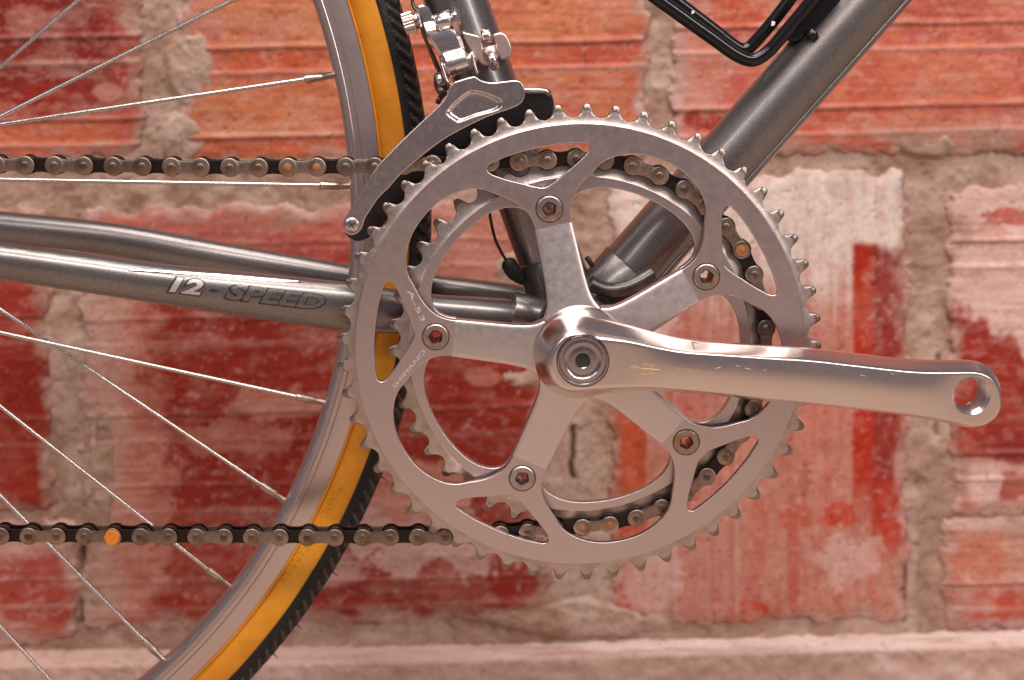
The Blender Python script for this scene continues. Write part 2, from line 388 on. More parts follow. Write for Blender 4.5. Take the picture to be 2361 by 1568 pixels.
        c = m(c, DRED*1.15, sstep(2006,2020,u+(n2-.5)*12)*sstep(552,590,v+(n1-.5)*50)*sstep(1300,1180,v+(n1-.5)*100)*.95)
        c = m(c, PRED*.9, sstep(2075,2092,u+(n1-.5)*26)*.6)
        c = m(c, C3(196,62,36), sstep(2000,2030,u)*sstep(1080,1140,v)*.7*sstep(1330,1250,v))
        c = m(c, C3(196,58,30), ell(1935,1185,38,34,.8)*.9+0*u); c = m(c, C3(200,72,44), ell(1722,1412,50,32,.8)*.95); c = m(c, C3(200,66,34), ell(1440,1390,40,60,.8)*.9)
        c = m(c, C3(196,70,44), ell(1840,1190,50,30,1.)*.6); c = m(c, PWH, ell(1960,1290,70,60,1.3)*.6); c = m(c, PWH*.97, ell(1500,1330,70,80,1.1)*.75)
        c = m(c, PRED, ell(1830,1280,16,160,.4)*.8); c = m(c, PWH, sstep(.62,.8,n2)*.4)
    elif key == 'b4':
        c = PWH[None,:]*one[:,None]; c = m(c, PRED, ell(2330,498,60,22)*.9); c = m(c, PINK, ell(2260,540,60,40)*.5)
        c = m(c, RED, sstep(0,30,(v-680)-(u-2190)*.72+(n1-.5)*120)*sstep(1085,1050,v+(n1-.5)*30)); c = m(c, DRED, ell(2330,1030,80,36)*.8)
        c = m(c, PINK, sstep(1060,1100,v+(n1-.5)*60)*.8); c = m(c, RED, ell(2330,1120,60,30)*.7); c = m(c, PWH, ell(2270,1110,40,50)*.8)
        c = m(c, WHT, sstep(.6,.78,n2)*.4*(v<640))
    elif key == 'c2':
        c = PINK[None,:]*one[:,None]; c = m(c, PWH, sstep(1232,1214,v+(n1-.5)*10)*.8); c = m(c, ORG, ell(2260,1290,100,50)*.35)
        c = m(c, PRED, sstep(1340,1366,v+(n1-.5)*20)*.8); c = m(c, C3(196,80,54), ell(2300,1410,90,26)*.7); c = m(c, PWH, sstep(.62,.8,n2)*.4)
    else:
        c = PRED[None,:]*one[:,None]; c = m(c, PWH, sstep(1296,1248,v+(n1-.5)*60)*.85); c = m(c, PWH, sstep(130,160,u+(n1-.5)*30)*sstep(1400,1340,v)*.8)
        c = m(c, C3(178,72,54), sstep(1340,1370,v+(n1-.5)*20)*.8); c = m(c, RED, ell(30,1215,90,22)*.6); c = m(c, LMOR, sstep(1420,1480,v+(n1-.5)*50)*.6)
        c = m(c, PINK, sstep(.6,.78,n2)*.5)
    return c
def grid_mesh(name, x0, x1, z0, z1, step, fn, mat, parent):
    nx = max(2, int((x1-x0)/step)); nz = max(2, int((z1-z0)/step))
    xs = np.linspace(x0, x1, nx); zs = np.linspace(z0, z1, nz); X, Z = np.meshgrid(xs, zs); X = X.ravel(); Z = Z.ravel()
    u, v = proj(X, np.full_like(X, YW), Z); Y, c = fn(u, v, X, Z)
    me = bpy.data.meshes.new(name); me.vertices.add(len(X)); me.vertices.foreach_set('co', np.stack([X,Y,Z],1).astype(np.float32).ravel())
    i = (np.arange(nz-1)[:,None]*nx+np.arange(nx-1)[None,:]).ravel(); q = np.stack([i, i+1, i+nx+1, i+nx], 1); nf = len(q)
    me.loops.add(nf*4); me.loops.foreach_set('vertex_index', q.ravel()); me.polygons.add(nf)
    me.polygons.foreach_set('loop_start', np.arange(nf)*4); me.polygons.foreach_set('loop_total', np.full(nf,4)); me.update(calc_edges=True); me.shade_smooth()
    at = me.color_attributes.new('paint', 'FLOAT_COLOR', 'POINT'); at.data.foreach_set('color', np.c_[np.clip(c,0,1), np.ones(len(X))].astype(np.float32).ravel())
    o = link(name, me, mat, parent)
    if parent: o.location = -np.array(parent.location)
    return o
def brick_sdf(u, v, b, wob):
    u0, v0, u1, v1 = b[:4]; cu_, cv = (u0+u1)/2, (v0+v1)/2; vv = slope(u, v) if b[5] == 'h' else v
    r = 16; qx = np.abs(u-cu_)-((u1-u0)/2-r); qy = np.abs(vv-(cv+(0 if b[5]=='h' else 0)))-((v1-v0)/2-r)
    return np.hypot(np.maximum(qx,0), np.maximum(qy,0))+np.minimum(np.maximum(qx,qy),0)-r + wob
# 'h' bricks were traced where they stand, so cancel the slope at their middle
BR2 = []
for (u0,v0,u1,v1,k,o_,g) in BRICKS:
    mid = np.clip((u0+u1)/2, 0, 2361); s_ = .022*(mid-1180)
    if o_ == 'h': BR2.append((u0, v0+s_*(k not in ('a2',)), u1, v1+s_*(k not in ('a2',)), k, o_, tuple(x+s_*(k not in ('a2',)) for x in g)))
    else: BR2.append((u0,v0,u1,v1,k,o_,g))
def brick_fn(b):
    def fn(u, v, X, Z):
        n1 = fbm(u/46, v/46, 3, 5); n2 = fbm(u/13, v/11, 11, 4)
        st = (u/11, v/170) if b[5] == 'v' else (u/170, v/8)
        ns = fbm(st[0], st[1], 5, 3); n3 = fbm(u/7, v/7, 9, 2)
        sd = brick_sdf(u, v, b, (fbm(u/44, v/44, 21, 5)-.5)*52)
        # scored face: relief lines and fine combing from the extruder
        g = np.zeros_like(u); lc = slope(u, v) if b[5] == 'h' else u
        for k, x in enumerate(b[6]):
            w = (lc-x)+(fbm(u/200, v/200, 31, 2)-.5)*10
            g += .0016*np.exp(-(w/3.2)**2) - .0013*np.exp(-((w+9)/6.)**2) - .0010*np.exp(-((w-52)/5.)**2) + .0007*sstep(0,4,w)*sstep(50,44,w)
        Y = YW + .0007*(ns-.5) + .0012*(n1-.5)*1.2 + .0004*(n3-.5) + g*(.3 if b[4] in ('b2','b1','c1') else .8)
        Y = Y + .0014*sstep(-34, 0, sd)**2 + .014*sstep(-4, 20, sd)
        c = brick_color(b[4], u, v, n1, n2, n3, ns)
        # edges of the brick lose their paint / wear pale, streaks of the combing
        c = c*(1+(ns-.5)[:,None]*.09)*(1+(n3-.5)[:,None]*.16); 
        wx = (fbm(u/25, v/25, 131, 3)-.5)*30; wy = (fbm(u/25, v/25, 137, 3)-.5)*30
        BEI = C3(204,166,146)
        kb = {'a1': .5, 'a2': .45, 'a3': .5, 'b1': .15, 'b2': .32, 'b3': .3, 'b4': .4}.get(b[4], .8)
        stx, sty = (1.9, .8) if b[5] == 'h' else (.8, 1.9)
        d1 = fbm((u+wx)/(62*stx), (v+wy)/(62*sty), 141, 4); d2 = fbm((u+wx)/(17*stx), (v+wy)/(17*sty), 143, 4); d3 = fbm(u/5, v/5, 147, 2)
        w = np.clip(sstep(.50,.66,d1)*.55*(.35+.9*d3), 0, .6)[:,None]*kb; c = c*(1-w)+BEI[None,:]*w
        w = np.clip(sstep(.56,.68,d2)*.50*(.3+1.0*d3), 0, .6)[:,None]*kb; c = c*(1-w)+PWH[None,:]*w
        w = (sstep(.42,.30,d1)*.32)[:,None]; c = c*(1-w)+c*np.array([.78,.62,.58])[None,:]*w
        w = (sstep(.40,.32,d2)*.30)[:,None]; c = c*(1-w)+c*np.array([.72,.58,.55])[None,:]*w
        mm = (sstep(-40, -4, sd+(d1-.5)*110+(d2-.5)*40)*(.35 if b[4] == 'b3' else .7))[:,None]; c = c*(1-mm)+(MOR*.95)[None,:]*mm*(.8+.4*d3)[:,None]
        e = sstep(-30, -2, sd+(n1-.5)*60)*(.1+.7*sstep(.4,.65,fbm(u/70,v/70,121,3))); c = c*(1-e[:,None])+PWH[None,:]*.82*e[:,None]
        pits = sstep(.78,.84,fbm(u/9, v/9, 77, 2)); c = c*(1-.35*pits[:,None]); Y = Y+.0006*pits
        gl = np.zeros_like(u)
        for x in b[6]:
            w = (lc-x)+(fbm(u/200, v/200, 31, 2)-.5)*10; gl += np.exp(-((w-54)/6.)**2)*(.35+.4*n2)+ .3*np.exp(-((w+9)/6.)**2)
        gl = np.clip(gl*(.3 if b[4] in ('b2','b1') else .6),0,.5); c = c*(1-gl[:,None])+PWH[None,:]*.9*gl[:,None]
        return Y, c
    return fn
for b in BR2:
    pad = 16; us = [b[0]-pad, b[2]+pad]; vs = [b[1]-pad-26, b[3]+pad+26]
    c_ = [P(u, v, YW) for u in us for v in vs]
    xs = [q[0] for q in c_]; zs = [q[2] for q in c_]
    grid_mesh('brick', min(xs), max(xs), min(zs), max(zs), .00105, brick_fn(b), M['brick'], wall)
def mortar_fn(u, v, X, Z):
    n1 = fbm(u/40, v/40, 41, 5); n2 = fbm(u/10, v/10, 43, 4); n3 = fbm(u/90, v/90, 47, 3)
    sd = np.full_like(u, 1e3)
    for b in BR2: sd = np.minimum(sd, brick_sdf(u, v, b, 0))
    Y = YW + .0034 - .0045*(n1-.42) - .0012*(n2-.5)
    # smears lapping over brick edges
    def ell(a, b_, c, d): return sstep(1.15,.8,np.sqrt(((u-a)/c)**2+((v-b_)/d)**2)+(n1-.5)*.8)
    lap = ell(440,150,60,90)+ell(420,320,50,60)+ell(1200,640,70,70)+ell(1260,1000,60,200)*.6+ell(1200,870,46,26)*1.2+ell(2140,330,70,30)+ell(1330,1430,200,40)+ell(230,1100,40,200)
    lap = np.clip(lap, 0, 1); Y -= lap*.0035
    # cracks and open joints
    def crack(x0, v0, v1, w, wob=8): return np.exp(-((u-x0-(fbm(v/40, v*0, 51, 3)-.5)*wob*2)/w)**2)*sstep(v0-8,v0+8,v)*sstep(v1+8,v1-8,v)
    ck = crack(1322,985,1110,5)+crack(1280,560,720,6)*.5+crack(2086,1180,1440,5)*.9+crack(2165,820,1010,5)*.6+crack(196,1250,1440,10)*1.0+crack(214,690,1160,4)*.5+crack(2058,1260,1310,9)
    ck = np.clip(ck,0,1); Y += .006*ck; deep = sstep(.7,.8,fbm(u/20, v/20, 61, 3)); Y += .0007*deep
    c = MOR[None,:]*(.80+.40*n1)[:,None]*(.84+.32*n2)[:,None]
    w = sstep(.46,.64,n3)*.65; c = c*(1-w[:,None])+LMOR[None,:]*w[:,None]
    w = sstep(980,1080,v)*sstep(1000,1300,np.abs(u-1180)*0+1300)*0; 
    w = np.clip(ell(285,60,60,60)*.0+ell(1340,1200,80,260)*.75+ell(440,280,60,70)*.5+ell(170,900,40,140)*.4+ell(1400,560,60,120)*.3,0,1)
    c = c*(1-w[:,None])+LMOR[None,:]*w[:,None]
    dirt = sstep(.66,.84,n2)*.35+ck*.75+deep*.3; dirt = np.clip(dirt,0,.9)[:,None]; c = c*(1-dirt)+DMOR[None,:]*.6*dirt
    pk = sstep(.6,.72,fbm(u/60,v/25,71,4))*sstep(1410,1450,v)*.6; c = c*(1-pk[:,None])+PWH[None,:]*.85*pk[:,None]
    return Y, c
a_ = P(-170,-200,YW); b_ = P(2530,1600,YW)
grid_mesh('mortar', a_[0], b_[0], b_[2], a_[2], .00115, mortar_fn, M['mortar'], wall)

# concrete ledge at the foot of the wall: a swept profile, top face then front face
def ledge():
    n = 560; us = np.linspace(-260, 2620, n); V = []; Cc = []
    prof = []
    YF = YW-.018
    for q in np.linspace(0,1,22): prof.append(('t', q))
    for q in np.linspace(0.02,1,70): prof.append(('f', q))
    m = len(prof); V = np.zeros((n, m, 3)); Cc = np.zeros((n, m, 3))
    for i, u in enumerate(us):
        vtop = 1514 + (1478-1514)*(u-1000)/1361 if u > 1000 else 1514+(1526-1514)*(1000-u)/1000
        pf = P(u, vtop+10, YF); x, zt = pf[0], pf[2]
        for j, (k, q) in enumerate(prof):
            if k == 't': V[i,j] = (x, YW+.012-(.030-.002)*q, zt+.0005+.001*(1-q))
            else:
                V[i,j] = (x, YF-.0015*q, zt-.001-.36*q**1.6)
    X = V[:,:,0].ravel(); Yv = V[:,:,1].ravel(); Zv = V[:,:,2].ravel()
    a = fbm(X*150, (Zv+Yv)*150, 81, 5); b2 = fbm(X*25, (Zv+Yv*2)*60, 83, 4); d = fbm(X*420, (Zv+Yv)*420, 87, 3)
    top = np.tile(np.array([1. if k == 't' else 0. for k, q in prof]), n)
    U_ = np.repeat(us, m); V = V.reshape(-1,3); V[:,2] += (a-.5)*.0035*np.where(top>0, 1, .6); V[:,1] -= (a-.5)*.0035+(d-.5)*.001
    base = C3(200,164,150); c = base[None,:]*(.86+.28*b2)[:,None]*(.92+.16*d)[:,None]
    w = (top*.75*sstep(.15,.6,b2)*(.12+.88*sstep(600,1600,U_))); w = np.clip(w+ (1-top)*sstep(.6,.75,b2)*.3,0,1)[:,None]; c = c*(1-w)+C3(236,214,208)[None,:]*w  # top painted paler for the light it catches, fading leftwards
    pit = .5*sstep(.76,.84,fbm(X*180,(Zv+Yv)*180,91,2))[:,None]*.6; c = c*(1-pit)+DMOR[None,:]*pit
    i = (np.arange(n-1)[:,None]*m+np.arange(m-1)[None,:]).ravel(); q = np.stack([i, i+1, i+m+1, i+m], 1)
    me = bpy.data.meshes.new('concrete_ledge'); me.vertices.add(len(V)); me.vertices.foreach_set('co', V.astype(np.float32).ravel())
    nf = len(q); me.loops.add(nf*4); me.loops.foreach_set('vertex_index', q.ravel()); me.polygons.add(nf)
    me.polygons.foreach_set('loop_start', np.arange(nf)*4); me.polygons.foreach_set('loop_total', np.full(nf,4)); me.update(calc_edges=True); me.shade_smooth()
    at = me.color_attributes.new('paint', 'FLOAT_COLOR', 'POINT'); at.data.foreach_set('color', np.c_[np.clip(c,0,1), np.ones(len(V))].astype(np.float32).ravel())
    o = link('concrete_ledge', me, M['ledge'])
    o['label'] = 'pale concrete ledge running along the foot of the painted brick wall'; o['category'] = 'ledge'
ledge()
# ground the wheel stands on, below the frame of the picture
WC = Vector((-.41114, .046, .05829)); WR = .3431
m, nt, b = new_mat('ground_concrete'); n = noise(nt, 6, 6); r = ramp(nt, n.outputs[0], [(.3,(.36,.26,.20,1)),(.7,(.48,.36,.28,1))]); nt.links.new(r.outputs[0], b.inputs['Base Color']); b.inputs['Roughness'].default_value = .9
zg = WC.z-WR
g = link('ground', mesh([(-3,-3.2,zg),(3,-3.2,zg),(3,YW+.05,zg),(-3,YW+.05,zg)], [(0,1,2,3)], smooth=False), m); g['kind'] = 'structure'

# ============================================================ BICYCLE
bike = empty('bicycle', (WC.x, WC.y, zg))
bike['label'] = 'grey steel racing bicycle with silver double chainrings and an amber-walled rear tyre'; bike['category'] = 'bicycle'
def part(name):
    e = empty(name, (-bike.location.x, -bike.location.y, -bike.location.z), bike); return e   # children use world coordinates
frame = part('frame'); wheel = part('rear_wheel'); crankset = part('crankset'); chain = part('chain'); mech = part('front_derailleur'); cage_b = part('bottle_cage')

# ---------------- frame
YC = .046
BB = PV(1322, 758, YC)
st0 = PV(1047, -60, YC); st0 = BB+(PV(1051, 0, YC)-BB)*1.25
seat = tube('seat_tube', [BB, BB+(st0-BB)*.5, st0], .0143, M['frame'], frame, 64)
d0, d1 = PV(1475, 600, YC), PV(1958, 52, YC); dd = (d1-d0).normalized()
dstart = d0-dd*((d0-BB).length)
down = tube('down_tube', [dstart, d0, d1, d1+dd*.12], .0152, M['frame'], frame, 64)
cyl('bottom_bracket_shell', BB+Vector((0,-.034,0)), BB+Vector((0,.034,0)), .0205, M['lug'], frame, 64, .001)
# lug sleeves with a stepped rim
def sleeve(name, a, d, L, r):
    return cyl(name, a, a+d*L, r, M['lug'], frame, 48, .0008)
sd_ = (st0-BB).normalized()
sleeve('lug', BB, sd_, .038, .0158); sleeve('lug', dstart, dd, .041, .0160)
# lower lip of the lug sweeping under the down tube
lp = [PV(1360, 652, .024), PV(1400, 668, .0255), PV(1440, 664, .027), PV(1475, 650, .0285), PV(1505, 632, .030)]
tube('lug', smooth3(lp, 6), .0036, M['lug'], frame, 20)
# slim welded rib under the down tube
nrm = Vector((dd.z, 0, -dd.x))
rib = [d0+dd*t+nrm*.0118+Vector((0,-.0096,0)) for t in (-.06, .0, .08, .16, .25)]
tube('cable_rib', rib, .0013, M['frame'], frame, 12)
def stay(name, st, parent):
    """st: (u, v, y, half height, half depth)"""
    P_ = [np.array([*P(u, v, y), hz, hy]) for u, v, y, hz, hy in st]; P_ = cat(P_, 12, False); n = 40; v = []; f = []; m = len(P_)
    for i, p in enumerate(P_):
        a, b = P_[max(i-1,0)][:3], P_[min(i+1,m-1)][:3]; t = Vector(b-a).normalized(); up = Vector((0,1,0)).cross(t).normalized()
        if up.z < 0: up = -up
        fr = t.cross(up).normalized()
        if fr.y > 0: fr = -fr
        for k in range(n):
            al = 2*math.pi*k/n; ca, sa = math.cos(al), math.sin(al)
            ca = math.copysign(abs(ca)**.9, ca); sa = math.copysign(abs(sa)**.9, sa)
            v.append(Vector(p[:3])+up*(p[3]*sa)+fr*(p[4]*ca))
    for i in range(m-1):
        for k in range(n): f.append((i*n+k, i*n+(k+1)%n, (i+1)*n+(k+1)%n, (i+1)*n+k))
    f.append(tuple(range(n))); f.append(tuple(range((m-1)*n, m*n)))
    return link(name, fixn(mesh(v, f, ang=50)), M['frame'], parent)
drive = stay('chain_stay', [(-160,583,.006,.0080,.0078),(0,601,.009,.0084,.0080),(190,628,.012,.0088,.0082),(368,654,.015,.0092,.0084),(590,682,.018,.0104,.0084),(790,706,.021,.0112,.0078),(880,716,.0225,.0108,.0070),(1000,722,.025,.0088,.0070),(1100,727,.028,.0086,.0080),(1200,735,.032,.0086,.0085),(1290,748,.038,.0086,.009)], frame)
stay('chain_stay', [(-160,507,.098,.0075,.0075),(0,523,.095,.0078,.0078),(257,552,.088,.0082,.0078),(478,592,.082,.0086,.0078),(735,637,.075,.0084,.0070),(880,660,.072,.0078,.0062),(1000,672,.069,.0082,.0070),(1212,700,.062,.0085,.008),(1300,735,.055,.0085,.008)], frame)
sl = BB+(PV(1180,717,.031)-BB)
cyl('lug', PV(1172,716,.0305), PV(1300,748,.038), .0096, M['frame'], frame, 40, .0006)
# highlight along the top of the drive-side stay, laid on as a bright strip
db = bvh(drive)
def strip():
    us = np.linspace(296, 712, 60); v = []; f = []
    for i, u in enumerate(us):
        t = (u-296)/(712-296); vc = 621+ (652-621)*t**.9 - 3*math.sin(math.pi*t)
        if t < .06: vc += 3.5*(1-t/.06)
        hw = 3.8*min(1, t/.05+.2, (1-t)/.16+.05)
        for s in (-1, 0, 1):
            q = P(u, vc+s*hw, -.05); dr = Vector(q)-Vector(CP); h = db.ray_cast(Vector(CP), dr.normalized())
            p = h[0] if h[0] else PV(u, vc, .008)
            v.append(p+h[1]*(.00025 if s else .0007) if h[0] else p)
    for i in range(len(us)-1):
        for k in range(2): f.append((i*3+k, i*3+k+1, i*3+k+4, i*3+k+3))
    link('stay_highlight_strip', fixn(mesh(v, f, ang=80)), M['stay_shine'], frame)
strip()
# lettering on the stay
def xz(u, v, y): p = P(u, v, y); return (p[0], p[2])
ys = .004
for (s, u0, v0, u1, v1) in (('12', 372, 672, 464, 684), ('SPEED', 514, 691, 744, 721)):
    sz = .0094
    place_text('lettering', s, sz, xz(u0-2,v0+1,ys), xz(u1+2,v1+1,ys), -.05, M['decal_dark'], frame, off=.075 if s != '-' else .06, shear=.25, surf=db, lift=.00012, sub=3)
    if s != '-': place_text('lettering', s, sz*.97, xz(u0+1.5,v0-.5,ys), xz(u1-1.5,v1-.5,ys), -.05, M['decal_light'] if s == '12' else M['frame'], frame, off=.036, shear=.25, surf=db, lift=.00026, sub=3)
dl = [xz(u, v, ys) for u, v in ((482,669),(501,671.5),(498,678),(479,675.5))]; me = plate_mesh([dl], .0002, .00003, 0)
for v_ in me.vertices:
    h = db.ray_cast(Vector((v_.co.x, -.05, v_.co.z)), Vector((0,1,0))); v_.co.y = (h[0].y if h[0] else ys)-.00015+v_.co.y*.5
link('lettering', me, M['decal_dark'], frame)
# cable and boot behind the bottom bracket
cb = [PV(1127,440,.034), PV(1129,490,.034), PV(1140,545,.034), PV(1155,580,.034), PV(1169,602,.035)]
tube('cable', smooth3(cb), .0007, M['cable'], frame, 10)
tube('cable_boot', smooth3([PV(1166,598,.035), PV(1174,610,.035), PV(1188,632,.036), PV(1206,650,.038)], 4), [.0012,.0022,.0030,.0036,.0038,.0038,.0038,.0037,.0035,.0030,.0026,.0022,.0018], M['cable'], frame, 20)
# brazed front mech cable leaving the picture
cyl('shift_stop', PV(1368,615,.030), PV(1352,592,.030), .0012, M['cable'], frame, 10, .0003)

# ---------------- bottle cage
rodA = [PV(1440,-58,.034), PV(1525,4,.034), PV(1640,86,.034), PV(1700,128,.034), PV(1738,138,.034), PV(1772,118,.034), PV(1806,80,.034), PV(1850,28,.034), PV(1905,-40,.034)]
rodB = [PV(1450,-78,.056), PV(1545,-8,.056), PV(1650,72,.056), PV(1700,110,.056), PV(1722,113,.056), PV(1742,96,.056), PV(1790,40,.056), PV(1850,-40,.056)]
tube('wire_rod', smooth3(rodA), .0031, M['black'], cage_b, 24); tube('wire_rod', smooth3(rodB), .0031, M['black'], cage_b, 24)
bl = [(1815,92),(1835,97),(1850,88),(1856,78),(1875,84),(1990,-44),(1935,-44),(1905,-30)]
box_px('mounting_bracket', bl, .036, .020, M['black'], cage_b, .001)
cyl('mounting_bolt', PV(1880,72,.0335), PV(1864,88,.0335), .0028, M['black'], cage_b, 16, .0006)
for (u, v, a, b) in ((1598, 28, 4, 4), (1783, 54, 5, 6)):
    box_px('reflection_mark', [(u-a,v+b),(u+a*.6,v+b*.8),(u+a,v-b*.6),(u-a*.5,v-b)], .0306, .0004, M['reflmark'], cage_b, .0001)  # small reflections on the cage, put in as white marks

# ---------------- rear wheel
def ring_profile(name, prof, n, mat, disp=None):
    me = revolve(prof, n, closed=True); me.transform(Matrix.Translation(WC)); return link(name, me, mat, wheel)
rimp = [(.3212,-.0102),(.3205,-.0104),(.3135,-.0104),(.3131,-.0100),(.3127,-.0104),(.3110,-.0104),(.3106,-.0101),(.3102,-.0103),(.3088,-.0100),(.3068,-.0082),(.3062,-.0066),(.3058,-.0040),(.3055,0),(.3058,.0040),(.3062,.0066),(.3068,.0082),(.3088,.0100),(.3135,.0104),(.3212,.0102),(.3206,.0086),(.3120,.0084),(.3120,-.0084),(.3206,-.0086)]
ring_profile('rim', rimp, 720, M['rim'])
# tyre carcass: section circle centre radius .3300, radius ~.0130
def tyre_sec(al):  # al: 0 = outward (tread crown), pi/2 = towards the camera side (-y)
    rc = .3291; rb = .0128
    return rc+(WR-rc)*math.cos(al) if math.cos(al) > 0 else rc+rb*math.cos(al)*.85, -rb*math.sin(al)
side = [tyre_sec(R_(a)) for a in np.linspace(68, 140, 20)]
sidewall = side+[(.3195,-.0088),(.3195,.0088)]+[(r, -y) for r, y in reversed(side)]
sw = ring_profile('sidewall', sidewall, 420, M['amber'])
ring_profile('bead_line', [(.3222,-.0109),(.3217,-.0112),(.3212,-.0109),(.3214,-.0098),(.3222,-.0098)], 420, M['amber'])
def tread():
    NA, NS = 5000, 46; al = np.linspace(-R_(72), R_(72), NS); th = np.linspace(0, 2*np.pi, NA, endpoint=False)
    T, A = np.meshgrid(th, al, indexing='ij'); sec = np.array([tyre_sec(abs(a)) for a in al]); r = np.tile(sec[:,0], (NA,1)); y = np.tile(-np.sign(al)*np.abs(sec[:,1])*1.0, (NA,1))
    s = T*WR*1000; t = np.abs(A)/R_(72)
    # arrow-head grooves on the shoulder, fine diagonal file pattern next to the amber wall
    tri = np.abs(((t-.30)/.30)); ph = (s/6.4-2.4*np.abs(t-.42)) % 1
    chev = np.where((t > .12) & (t < .74), np.clip(.5+1.1*np.sin(ph*2*np.pi), 0, 1), .45)
    fine = np.where(t >= .74, .35*(((s/1.9+t*7) % 1) < .5), 0)
    h = (.0012*chev+.0004*fine)*(.25+.75*sstep(.2,.5,t)); h = np.where(t > .985, 0, h)
    nr = np.cos(A); ny = -np.sin(A); r2 = r+.0004+h*nr; y2 = y+(h+.0003)*ny
    V = np.stack([WC.x+r2*np.cos(T), WC.y+y2, WC.z+r2*np.sin(T)], -1).reshape(-1,3)
    i = np.arange(NA)[:,None]; j = np.arange(NS-1)[None,:]; i2 = (i+1) % NA
    q = np.stack([(i*NS+j), (i*NS+j+1), (i2*NS+j+1), (i2*NS+j)], -1).reshape(-1,4)
    me = bpy.data.meshes.new('tread'); me.vertices.add(len(V)); me.vertices.foreach_set('co', V.astype(np.float32).ravel()); nf = len(q)
    me.loops.add(nf*4); me.loops.foreach_set('vertex_index', q.ravel()); me.polygons.add(nf)
    me.polygons.foreach_set('loop_start', np.arange(nf)*4); me.polygons.foreach_set('loop_total', np.full(nf,4)); me.update(calc_edges=True); me.shade_smooth()
    eg = np.where((t > .12) & (t < .74), np.clip(np.sin(ph*2*np.pi+.9), 0, 1)**3, 0)*.10 + np.where(t >= .74, (((s/2.4+t*9) % 1) < .4)*.016, 0)
    c = (.011+eg*(.6+.6*vnoise(s/9, t*6, 5))).ravel(); c3 = np.stack([c, c*.88, c*.90, np.ones_like(c)], 1)
    at = me.color_attributes.new('paint', 'FLOAT_COLOR', 'POINT'); at.data.foreach_set('color', c3.astype(np.float32).ravel())
    me.set_sharp_from_angle(angle=R_(50)); link('tread', me, M['treadcol'], wheel)
tread()
# moulding hairs on the tread edge
for u, v in ((770,1320),(692,1445),(632,1508),(882,1100)):
    p = PV(u, v, YC); d = (p-WC).normalized(); p = WC+d*(WR+.0002)
    tube('rubber_hair', [p, p+d*.0016+Vector((0,0,-.0004)), p+d*.003+Vector((.0003,0,-.001))], [.00045,.0003,.00012], M['tread'], wheel, 6)
sb = bvh(sw)
place_text('lettering', 'MADE', .0062, xz(772,1112,.033), xz(738,1182,.033), -.05, M['amber'], wheel, off=.02, surf=sb, lift=.00045, sub=2)
place_text('lettering', 'TAIWAN', .0062, xz(700,1246,.033), xz(638,1336,.033), -.05, M['amber'], wheel, off=.02, surf=sb, lift=.00045, sub=2)
place_text('lettering', 'IN', .0062, xz(724,1204,.033), xz(714,1222,.033), -.05, M['amber'], wheel, off=.02, surf=sb, lift=.00045, sub=2)
# spokes: (point on the rim side, point at the picture's left part, hub flange side)
SP = [((812,429),(0,412),-1),((775,172),(0,287),-1),((660,1158),(0,724),1),((750,930),(0,762),-1),((533,1357),(0,928),-1),((380,1527),(0,1155),1),((115,1568),(0,1440),-1),((175,0),(0,148),1),((537,0),(0,271),-1)]
nip = None
for (a, b2, sgn) in SP:
    p1 = PV(a[0], a[1], .045); q = PV(b2[0], b2[1], .045+sgn*.0+.0)
    d = Vector(((p1-q).x, 0, (p1-q).z)).normalized(); e = p1-WC; e.y = 0
    bq = e.dot(d); cq = e.length_squared-.3052**2; t = -bq+math.sqrt(max(0, bq*bq-cq))
    pr = p1+d*t; pr.y = .046
    tl = -(Vector((pr.x-WC.x,0,pr.z-WC.z)).dot(d)) ; end = pr+d*tl; end.y = .046+sgn*.010
    dv = (pr-end).normalized()
    sp = tube('spoke', [end, (end+pr)/2, pr-dv*.010], .00098, M['spoke'], wheel, 14)
    nb = pr-dv*.0135
    k = link('nipple', tube_mesh([nb, nb+dv*.0004, nb+dv*.0085, nb+dv*.0088, nb+dv*.015], [.0013,.00195,.00195,.0016,.0015], 8), M['nipple'], wheel)
cyl('hub_shell', WC+Vector((0,-.032,0)), WC+Vector((0,.032,0)), .017, M['mech'], wheel, 40, .001)
for s in (-1, 1): cyl('hub_flange', WC+Vector((0,s*.030-.0012,0)), WC+Vector((0,s*.030+.0012,0)), .024, M['mech'], wheel, 48, .0005)

# ---------------- crankset
TABS = [102.5-72*k for k in range(5)]
def pol(r, a): return (r*math.cos(R_(a)), r*math.sin(R_(a)))
def ring_body(rout, open_pts, mid_r, slot=None, rseam=57.2):
    loops = [[tuple(np.array(pol(rout, a))*.001) for a in np.linspace(0, 360, 361)[:-1]]]
    inner = []
    for T in TABS:   # clockwise
        side = open_pts
        # from the tab's clockwise side outwards to mid
        inner += [('s', pol(r, T-d)) for r, d in side]
        inner += [('m', pol(mid_r, T-36))]
        inner += [('e', pol(r, T-72+d)) for r, d in reversed(side)]
    segs = []; cur = []
    pts = [p for _, p in inner]; n = len(open_pts)*2+1
    for k in range(5):
        segs += [tuple(np.array(p)*.001) for p in cat(pts[k*n:(k+1)*n], 7, False)]
    loops.append(segs)
    for T in TABS: loops.append([(.065*math.cos(R_(T))+.0046*math.cos(R_(a)), .065*math.sin(R_(T))+.0046*math.sin(R_(a))) for a in range(0, 360, 12)])
    if slot:
        for T in TABS:
            c_, s_ = math.cos(R_(T)), math.sin(R_(T))
            sl_ = slot+[(x, -y) for x, y in reversed(slot) if abs(y) > .01]
            loops.append([(( x*c_-y*s_)*.001, (x*s_+y*c_)*.001) for x, y in cat(sl_, 6)])
    return loops
OPEN = [(57.2,8.2),(60.3,7.9),(64.6,8.2),(68,9.2),(71.5,10.8),(75.5,13.2),(79.5,15.9),(84,18.6),(87.5,22.2),(90,26.5),(91.4,31)]
